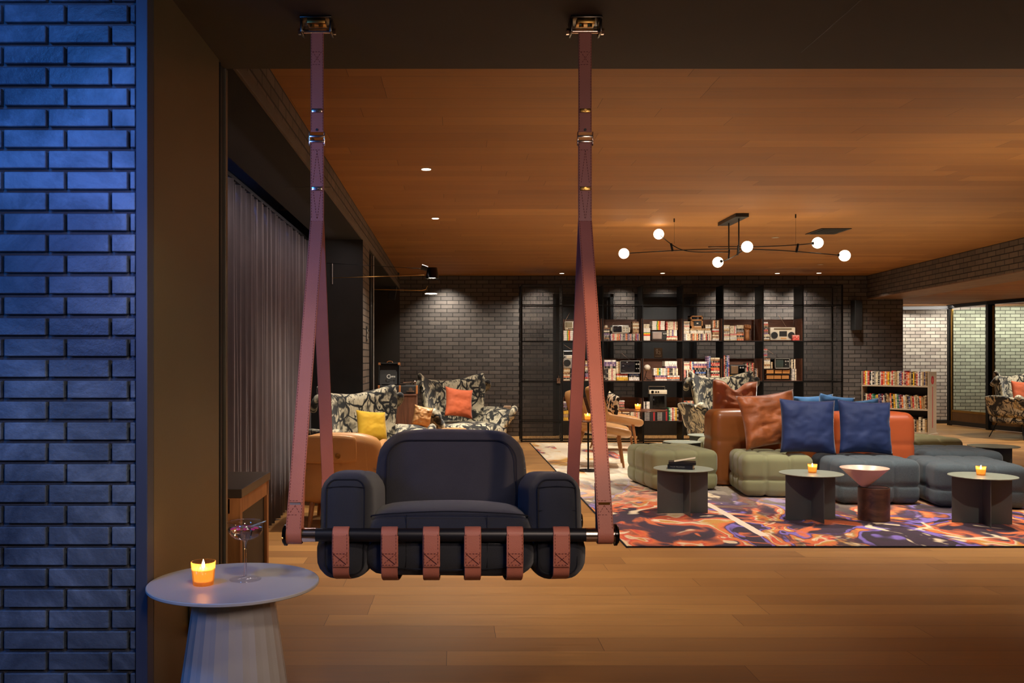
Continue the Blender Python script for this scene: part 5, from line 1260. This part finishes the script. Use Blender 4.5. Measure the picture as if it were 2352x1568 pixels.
# ================================================================ book trolley
A0 = Vector((6.31, 13.98, 0)); B0 = Vector((6.985, 13.3, 0)); ax = (B0-A0); LW = ax.length; ang = math.atan2(ax.y, ax.x); TD = .36
t = thing('book_trolley', 'beige steel library book trolley on castors loaded with books, in front of the back wall', 'trolley', (A0.x, A0.y, 0), ang)
bg = mat('beige_enamel', rgb(176, 158, 134), .45, .1, .05)
Zs = [.115, .455, .80]; TT = 1.03
for n_, x in (('end_panel', 0), ('end_panel', LW-.012)):
    bm = nb(); box(bm, x, x+.012, 0, TD, .10, TT, bev=.004); obj(n_, bm, bg, t)
for z in Zs:
    bm = nb(); box(bm, .012, LW-.012, 0, TD, z, z+.022, bev=.002); obj('shelf', bm, bg, t)
bm = nb(); box(bm, .012, LW-.012, TD*.55, TD*.55+.006, .137, TT-.06); obj('divider', bm, M['blacksteel'], t)
bm = nb(); box(bm, -.01, LW+.025, -.015, TD+.015, .075, .114, bev=.003); obj('base_frame', bm, bg, t)
rd = mat('red_enamel', rgb(168, 40, 44), .5)
bm = nb(); cyl(bm, (LW+.0, TD/2, .905), (LW+.0015, TD/2, .905), .062, None, 32); em = obj('emblem', bm, rd, t, label='round red emblem')
bm = nb()
for k, (w_, z) in enumerate(((.045, .925), (.085, .908), (.09, .891), (.05, .874))): box(bm, LW+.0015, LW+.0022, TD/2-w_/2, TD/2+w_/2, z, z+.006)
obj('emblem_text', bm, mat('faded_print', rgb(206, 130, 116), .6), em)
bm = nb(); box(bm, LW, LW+.0015, TD/2-.012, TD/2+.012, .20, .81); obj('stripe', bm, rd, t, label='dark red stripe')
for x, y in ((.07, .05), (LW-.05, .05), (.07, TD-.05), (LW-.05, TD-.05)):
    bm = nb(); cyl(bm, (x-.012, y, .0535), (x+.012, y, .0535), .052, None, 28); w_ = obj('castor', bm, M['black'], t, auto=40)
    bm = nb(); cyl(bm, (x-.014, y, .0535), (x+.014, y, .0535), .024, None, 18); box(bm, x-.018, x-.014, y-.02, y+.02, .04, .075); box(bm, x+.014, x+.018, y-.02, y+.02, .04, .075); obj('castor_fork', bm, M['silver'], w_)
BC = {'cream': (214, 198, 164), 'black': (34, 30, 30), 'red': (186, 48, 40), 'orange': (222, 108, 48), 'yellow': (226, 180, 44), 'green': (34, 120, 92), 'navy': (44, 52, 96), 'purple': (86, 66, 108), 'brown': (104, 72, 46), 'tan': (178, 146, 100), 'grey': (118, 112, 108), 'white': (224, 216, 202), 'maroon': (110, 36, 44)}
for k in BC: SPN['b'+k, 0] = unitbox(spine('book_'+k, rgb(*BC[k]), rgb(*((232, 214, 180) if sum(BC[k]) < 380 else (70, 46, 40))), 0, .55), 'book_'+k)
SEQ = [['red', 'yellow', 'cream', 'red', 'black', 'white', 'black', 'grey', 'cream', 'cream', 'black', 'white', 'red', 'orange', 'cream', 'orange', 'yellow', 'brown', 'cream', 'red', 'cream', 'tan', 'tan', 'cream', 'navy', 'purple', 'red', 'cream', 'maroon', 'red', 'orange', 'tan', 'black', 'yellow', 'brown', 'red', 'white', 'purple', 'cream', 'tan', 'navy', 'tan'],
       ['black', 'cream', 'red', 'maroon', 'red', 'grey', 'green', 'green', 'tan', 'yellow', 'purple', 'navy', 'maroon', 'white', 'black', 'brown', 'tan', 'brown', 'orange', 'black', 'yellow', 'cream', 'green', 'purple', 'maroon', 'orange', 'white', 'cream', 'tan', 'black', 'navy', 'tan', 'red', 'cream', 'tan', 'cream', 'black', 'orange', 'tan', 'tan', 'brown'],
       ['brown', 'black', 'tan', 'grey', 'brown', 'tan', 'orange', 'black', 'tan', 'brown', 'cream', 'black', 'tan', 'brown', 'cream', 'black', 'brown', 'tan', 'cream', 'tan', 'black', 'cream', 'tan', 'brown', 'black', 'orange', 'tan', 'brown', 'cream', 'black', 'tan', 'cream', 'black', 'cream', 'tan']]
Mt = Matrix.Translation(A0) @ Matrix.Rotation(ang, 4, 'Z')
rb = random.Random(5); RN = ['bottom', 'middle', 'top']
for r in range(3):
    seq = SEQ[2-r]; ws = [rb.uniform(.7, 1.3) for _ in seq]; tot = LW-.05; s_ = tot/sum(ws); x = .022; lean = [0, -.06, 0][r]
    for i, cn in enumerate(seq):
        if r == 1 and i == 4: x += .010
        if r == 1 and i == 0: s_ = (tot-.016)/sum(ws)
        w_ = ws[i]*s_; h = rb.uniform(.175, .225) if r else rb.uniform(.17, .22)
        if r == 2: h = rb.uniform(.19, .222)
        o = bpy.data.objects.new('book', SPN['b'+cn, 0]); COL.objects.link(o)
        lw_ = .92 if r != 1 else .80
        p = Mt @ Vector((x+w_/2+(.006 if r == 1 else 0), .012+rb.uniform(0, .01), Zs[r]+.0225+(.0014 if r == 1 else 0)))
        o.location = p; o.rotation_euler = (0, lean if 3 < i < len(seq)-2 else 0, ang); o.scale = (w_*lw_, .15, h)
        wd = 'thick' if ws[i] > 1.12 else ('thin' if ws[i] < .85 else 'slim')
        tag(o, '%s %s book, %s from left on the %s row of the trolley' % (wd, cn, nth(i), RN[r]), 'book', 'books on the %s row of the trolley' % RN[r]); x += w_
# ================================================================ ceiling fittings
globe = emit('lit_globe', (1, .80, .58), 9)
t = thing('chandelier', 'black branching chandelier with six lit globe bulbs under the wooden ceiling', 'chandelier', (2.64, 8.5, CE))
GL = [(1433, 582, 8.9), (1513, 537.5, 8.95), (1649, 602, 8.75), (1716, 566.5, 8.2), (1878, 557.5, 8.35), (1940, 587, 8.25)]
G = [at(*g) for g in GL]
bm = nb(); box(bm, 2.575, 2.695, 8.24, 8.80, CE-.034, CE-.0005, bev=.002); obj('canopy', bm, M['black'], t, world=True)
r1 = at(1697, 569, 8.34); r2 = at(1674, 575, 8.62)
for r_, yb_ in ((r1, 589), (r2, 598)):
    bm = nb(); cyl(bm, (r_.x, r_.y, CE-.03), (r_.x, r_.y, zat(yb_-8, r_.y)), .006, None, 10); obj('rod', bm, M['blacksteel'], t, auto=40, world=True)
def hub(a, b, w=.011): bm = nb(); cyl(bm, a, b, w, None, 10); obj('joint', bm, M['blacksteel'], t, auto=40, world=True)
d0 = 8.6
hubL0, hubL1 = at(1541, 559, d0+.1), at(1545, 577, d0+.1); hubR0, hubR1 = at(1833.5, 560, 8.3), at(1829, 579.5, 8.3)
hub(hubL0, hubL1); hub(hubR0, hubR1); hub(at(1696, 563, 8.34), at(1694, 586, 8.34), .008); hub(at(1675, 572, 8.62), at(1673, 596, 8.62), .008)
def arm(pts, r=.0045):
    bm = nb(); tube(bm, smoothpath(pts, 6), r, 8); obj('arm', bm, M['blacksteel'], t, smooth=True, world=True)
def cupend(p, frm):
    d = (Vector(frm)-p).normalized(); bm = nb(); cyl(bm, p+d*.042, p+d*.062, .018, .010, 14); return obj('socket', bm, M['blacksteel'], t, auto=40, world=True)
arm([G[0], at(1543, 575.5, 8.7), at(1620, 572.5, 8.62), at(1697, 571.5, 8.34), at(1760, 573.5, 8.32), at(1830, 577.5, 8.3), G[5]])
arm([G[1], at(1541, 560, 8.7), at(1565, 573, 8.68), at(1600, 578.5, 8.64), at(1674, 578.8, 8.62)])
arm([at(1627, 567, 8.5), at(1672, 566.5, 8.62), at(1740, 566.5, 8.34), at(1833, 562, 8.3), G[4]])
arm([G[2], at(1671, 596, 8.62), at(1690, 586, 8.4), at(1703, 577, 8.3), G[3]])
for i, g in enumerate(G):
    bm = nb(); ball(bm, g, .0505, 28); obj('globe_bulb', bm, globe, t, smooth=True, world=True, label='lit white globe')
    frm = [at(1543, 575, 8.7), at(1541, 560, 8.7), at(1671, 596, 8.62), at(1703, 577, 8.3), at(1833, 562, 8.3), at(1830, 577, 8.3)][i]
    if i in (2, 4, 5): cupend(g, frm)
for px, py, py2, d in ((1548.5, 500, 560, 8.55), (1827.5, 498, 575, 8.3)):
    bm = nb(); x = xat(px, d); cyl(bm, (x, d, CE-.0005), (x, d, CE-.035), .006, None, 10); cyl(bm, (x, d, CE-.03), (x, d, zat(py2, d)), .0009, None, 6); obj('suspension_wire', bm, M['blacksteel'], t, world=True)

dl_on = emit('lit_downlight', (1, .84, .62), 7); dl_off = mat('unlit_lens', rgb(186, 176, 160), .4)
ringm = mat('downlight_ring', rgb(140, 118, 90), .4)
DL = [(979, 388, 'nearest the swing', 1), (1000, 501, 'second from the swing', 1), (1290.5, 627.3, 'over the left end of the shelving', 1), (1522, 627, 'over the middle of the shelving', 1), (1785.5, 627.3, 'over the right part of the shelving', 1), (1881, 626.7, 'over the right end of the shelving', 1), (1781, 545, 'unlit one right of the chandelier rods', 0), (1884.5, 607, 'unlit one below the globe near the air vent', 0)]
def downlight(x, y, lab, on, r=.042):
    o = thing('downlight', 'small round recessed ceiling downlight, '+lab, 'downlight', (x, y, CE), 0, 'recessed downlights in the wooden ceiling')
    bm = nb(); disc(bm, (0, 0, -.003), r, .0028, 28); obj('ring', bm, ringm, o, auto=30)
    bm = nb(); disc(bm, (0, 0, -.0045), r*.78, .0014, 24); obj('lens', bm, dl_on if on else dl_off, o, auto=30)
for px, py, lab, on in DL:
    d = 1.338*F/(PY-py); downlight(xat(px, d), d, lab, on)
# ceiling vent
t = thing('ceiling_vent', 'dark square air vent set in the wooden ceiling right of the chandelier', 'vent', (3.89, 9.39, CE))
bm = nb(); box(bm, -.155, .155, -.21, .21, -.006, -.0005); box(bm, -.12, .12, -.17, .17, -.008, -.006); obj('frame', bm, M['blacksteel'], t)
for k in range(7):
    bm = nb(); box(bm, -.115, .115, -.15+.047*k, -.125+.047*k, -.011, -.0082); obj('slat', bm, M['black'], t)
# wall lamps
def sconce(label, mount, arms, head, cyl_=True):
    o = thing('swing_arm_lamp', label, 'lamp', mount, 0, 'swing arm lamps on the left')
    for a in arms:
        bm = nb(); tube(bm, a[:-1], a[-1], 8); obj('arm', bm, M['brass'] if a[-1] > .0028 else M['blacksteel'], o, world=True)
    return o
dA = 8.2; mA = at(763.5, 628, 8.42)
hA = at(993, 640, dA)
t = sconce('swing arm lamp with a black drum shade, its bar fixed on the dark end wall', mA, [(at(763.5, 638, 8.40), at(975, 632, dA), .0032), (at(750, 604, 8.42), at(972, 617, dA), .0022)], hA)
bm = nb(); cyl(bm, at(763.5, 604, 8.44), at(763.5, 652, 8.44), .0055, None, 10); obj('wall_bar', bm, M['silver'], t, auto=40, world=True)
bm = nb(); lathe(bm, [(.0001, .100), (.044, .100), (.046, .097), (.062, .002), (.060, .002), (.044, .094), (.0001, .096)], (hA.x, dA, hA.z), 40); obj('lamp_shade', bm, M['gloss'], t, auto=35, world=True)
bm = nb(); cyl(bm, at(968, 613, dA), at(982, 617, dA), .026, .022, 20); obj('joint', bm, M['black'], t, auto=40, world=True)
bulb = emit('sconce_bulb', (1, .84, .6), 30)
bm = nb(); disc(bm, (hA.x, dA, hA.z+.010), .052, .006, 32); obj('diffuser', bm, bulb, t, world=True)
hB = at(990, 674, 9.15)
t = sconce('swing arm lamp with a thin glowing disc, its arm reaching from the black post', at(857, 664, 9.2), [(at(857, 664.5, 9.2), at(968, 667, 9.15), at(978, 665, 9.15), at(982, 656.5, 9.15), .0036), (at(991, 656, 9.15), at(990, 670, 9.15), .0028)], hB)
bm = nb(); lathe(bm, [(.0001, .012), (.05, .012), (.066, .001), (.064, .0), (.0001, .006)], (hB.x, 9.15, hB.z), 40); obj('lamp_shade', bm, M['gloss'], t, auto=35, world=True)
bm = nb(); disc(bm, (hB.x, 9.15, hB.z-.003), .060, .004, 32); obj('diffuser', bm, bulb, t, world=True)
bm = nb(); cyl(bm, (xat(859.5, 9.2), 9.12, .02), (xat(859.5, 9.2), 9.12, 2.25), .006, None, 10); obj('conduit', bm, M['silver'], t, auto=40, world=True)
# wall speakers, small wall plates
t = thing('wall_speaker', 'slim black loudspeaker on the back wall at the right, under the brick beam', 'speaker', (xat(1971, DB), DB, zat(722, DB)))
bm = nb(); box(bm, xat(1962, 14.2), xat(1979.5, 14.2), 14.17, 14.33, zat(758, 14.2), zat(689, 14.2), bev=.006); obj('case', bm, M['black'], t, world=True)
t = thing('wall_speaker', 'slim black loudspeaker tilted on the dark bay wall, left of the back wall', 'speaker', (xat(907, 13.9), 13.9, zat(700, 13.9)))
bm = nb(); box(bm, -.05, .05, -.08, .08, -.22, .24, bev=.006); xf(bm, (xat(905, 13.9), 13.9, zat(655, 13.9)), (0, R(9), 0)); obj('case', bm, M['black'], t, world=True)
t = thing('switch_plate', 'small framed control plate on the lit brick pillar', 'switch', (XB, 8.85, 1.05))
yp = 8.82
bm = nb(); zc = zat(776, yp); zd = zat(756, yp)
box(bm, XB, XB+.006, yp-.045, yp+.045, zc-.03, zd+.03, bev=.002); obj('plate', bm, M['black'], t, world=True)
bm = nb(); box(bm, XB+.006, XB+.009, yp-.03, yp+.03, zc-.01, zc+.04); box(bm, XB+.006, XB+.009, yp-.03, yp+.03, zc+.06, zc+.085); obj('button', bm, M['silver'], t, world=True)

# ================================================================ light
w = bpy.data.worlds.new('dusk'); scn.world = w; w.use_nodes = True
bgn = w.node_tree.nodes['Background']; bgn.inputs[0].default_value = (.10, .12, .2, 1); bgn.inputs[1].default_value = .1
def lamp(name, typ, loc, energy, col, size=.05, rot=None, target=None, angle=60, blend=.6, sy=None):
    L = bpy.data.lights.new(name, typ); L.energy = energy; L.color = col
    if typ == 'SPOT': L.spot_size = R(angle); L.spot_blend = blend; L.shadow_soft_size = size
    elif typ == 'AREA':
        L.size = size
        if sy: L.shape = 'RECTANGLE'; L.size_y = sy
    else: L.shadow_soft_size = size
    o = bpy.data.objects.new(name, L); COL.objects.link(o); o.location = loc
    if target is not None: o.rotation_euler = (Vector(target)-Vector(loc)).to_track_quat('-Z', 'Y').to_euler()
    elif rot: o.rotation_euler = rot
    return o
KD = 2.6; WARM = (1, .76, .50); WARM2 = (1, .85, .68); NEU = (1, .93, .82); BLUE = (.03, .27, 1)
for g in G: lamp('globe_light', 'POINT', g+Vector((0, 0, -.0)), 0, WARM2, .05)
# wall washing downlights along the back wall
for x, y, e in ((-.10, 14.0, 22), (1.38, 14.0, 24), (.75, 13.7, 8), (xat(1435, 14), 14.0, 16), (3.35, 14.0, 20), (4.3, 14.0, 20), (4.95, 14.0, 26), (5.5, 14.0, 30), (6.1, 13.6, 14), (6.7, 13.0, 10)):
    lamp('wall_washer', 'SPOT', (x, y, CE-.03), e*5.0, NEU, .03, target=(x, y+.25, 0), angle=112, blend=1)
# downlight beams and added fill spots over the seating, the rug and the floor near the swing
for x, y, e, a, c in ((-.186, 6.34, 80, 110, WARM2), (-.164, 8.54, 60, 100, NEU), (.9, 9.9, 50, 95, NEU), (2.4, 7.3, 60, 95, NEU), (2.9, 10.4, 120, 90, NEU), (3.5, 6.9, 60, 95, NEU), (4.7, 7.2, 60, 95, NEU), (3.3, 9.3, 60, 90, NEU), (3.3, 12.4, 90, 100, WARM2), (5.0, 10.5, 70, 95, WARM2), (5.2, 12.5, 60, 95, WARM2), (1.6, 12.2, 70, 100, WARM2),
                   (1.0, 5.0, 60, 74, WARM2), (3.4, 5.3, 64, 80, WARM2), (-.2, 4.9, 26, 90, WARM2), (.2, 9.0, 90, 80, NEU), (-.5, 7.2, 40, 90, NEU)):
    lamp('downlight_and_fill', 'SPOT', (x, y, CE-.03), e*KD*(1 if y > 5.5 else .6), c, .04, target=(x, y+.02, 0), angle=a, blend=.95)
for x in (1.9, 3.6): lamp('table_fill_spot', 'SPOT', (x, 4.3, CE-.03), 120, WARM2, .05, target=(x+.35, 7.1, .1), angle=52, blend=1)  # added fill without a fitting, brightens tables and ottoman fronts
for x, e in ((1.9, 60), (2.8, 70), (3.7, 70), (4.7, 70)): lamp('shelf_fill_spot', 'SPOT', (x, 12.0, CE-.03), e*1.3, NEU, .04, target=(x+.05, 13.3, 1.0), angle=62, blend=.9)  # added fill to brighten the tapes on the shelf front
lamp('trolley_spot', 'SPOT', (6.1, 12.3, CE-.03), 70, NEU, .04, target=(6.65, 13.7, .7), angle=44, blend=.9)
for x, y, e in ((8.6, 13.2, 80), (7.4, 12, 60), (9.0, 11, 60)):
    lamp('annex_light', 'SPOT', (x, y, 2.19), e*2.2, NEU, .04, target=(x, y+.35, 0), angle=110, blend=.9)
lamp('annex_wash', 'AREA', (9.6, 16.55, 2.19), 80, NEU, 4.6, target=(9.6, 17.2, 1.0), sy=.06)
# the camera room's blue light, with fill added for swing, jamb and curtain
lamp('blue_wall_light', 'SPOT', (-1.25, 1.7, SO-.03), 46, BLUE, .12, target=(-1.25, 2.63, 1.2), angle=150, blend=1)
lamp('blue_side_light', 'SPOT', (-2.2, .9, 1.6), 30, BLUE, .2, target=(-1.5, 2.6, .8), angle=130, blend=1)
lamp('blue_front_light', 'SPOT', (-1.9, .5, 1.9), 90, (.22, .30, 1), .15, target=(-.40, 2.9, 1.45), angle=34, blend=1)
lamp('blue_low_light', 'SPOT', (-1.6, .6, 1.6), 8, (.10, .26, 1), .2, target=(-.7, 2.6, .45), angle=50, blend=1)
lamp('front_fill_lamp', 'AREA', (1.2, -.6, 2.2), 12, (1, .78, .66), .8, target=(.2, 3.0, .7)).data.spread = R(90)
lamp('swing_fill_spot', 'SPOT', (.5, .5, 2.28), 100, (1, .78, .60), .10, target=(0, 2.70, .68), angle=31, blend=1)  # added warm fill aimed at the cushions and straps
lamp('strap_spot', 'SPOT', (2.0, .6, 2.2), 230, (1, .62, .38), .06, target=(.44, 2.72, 1.20), angle=15, blend=.8)
lamp('panel_fill_spot', 'SPOT', (-.2, 1.5, 2.2), 34, (1, .86, .56), .1, target=(-.9, 3.0, .75), angle=44, blend=.9)  # added fill that brightens the jamb panel low down
lamp('slot_light', 'AREA', (-1.48, 5.8, 2.56), 45, (.08, .25, 1), .08, rot=(0, 0, 0), sy=3.2).data.spread = R(80)
lamp('bay_fill', 'AREA', (-.93, 6.2, SO-.03), 8, (1, .84, .86), 4.2, target=(-1.33, 6.2, .9), sy=.05)  # soft strip added to light the curtain evenly
# unseen upward fill, added in place of warm bounce on the wooden ceiling
for x, y, e in ((1.2, 5.4, 18), (3.8, 5.6, 34), (2.6, 8.5, 40), (4.8, 9.0, 26), (.8, 8.6, 10), (4.6, 12.0, 6), (5.2, 5.0, 30)):
    lamp('ceiling_bounce_fill', 'AREA', (x, y, 1.45), e*.30, (1, .80, .52), 1.6, rot=(math.pi, 0, 0))
scn.view_settings.view_transform = 'Standard'; scn.view_settings.look = 'None'
scn.view_settings.gamma = 1; scn.view_settings.use_curve_mapping = False; scn.view_settings.exposure = 0
cy = scn.cycles
cy.use_denoising = True; cy.use_adaptive_sampling = True; cy.adaptive_threshold = .08; cy.adaptive_min_samples = 16; cy.max_bounces = 6; cy.diffuse_bounces = 3; cy.transparent_max_bounces = 16; cy.transmission_bounces = 8
cy.caustics_reflective = False; cy.caustics_refractive = False; cy.sample_clamp_indirect = 4
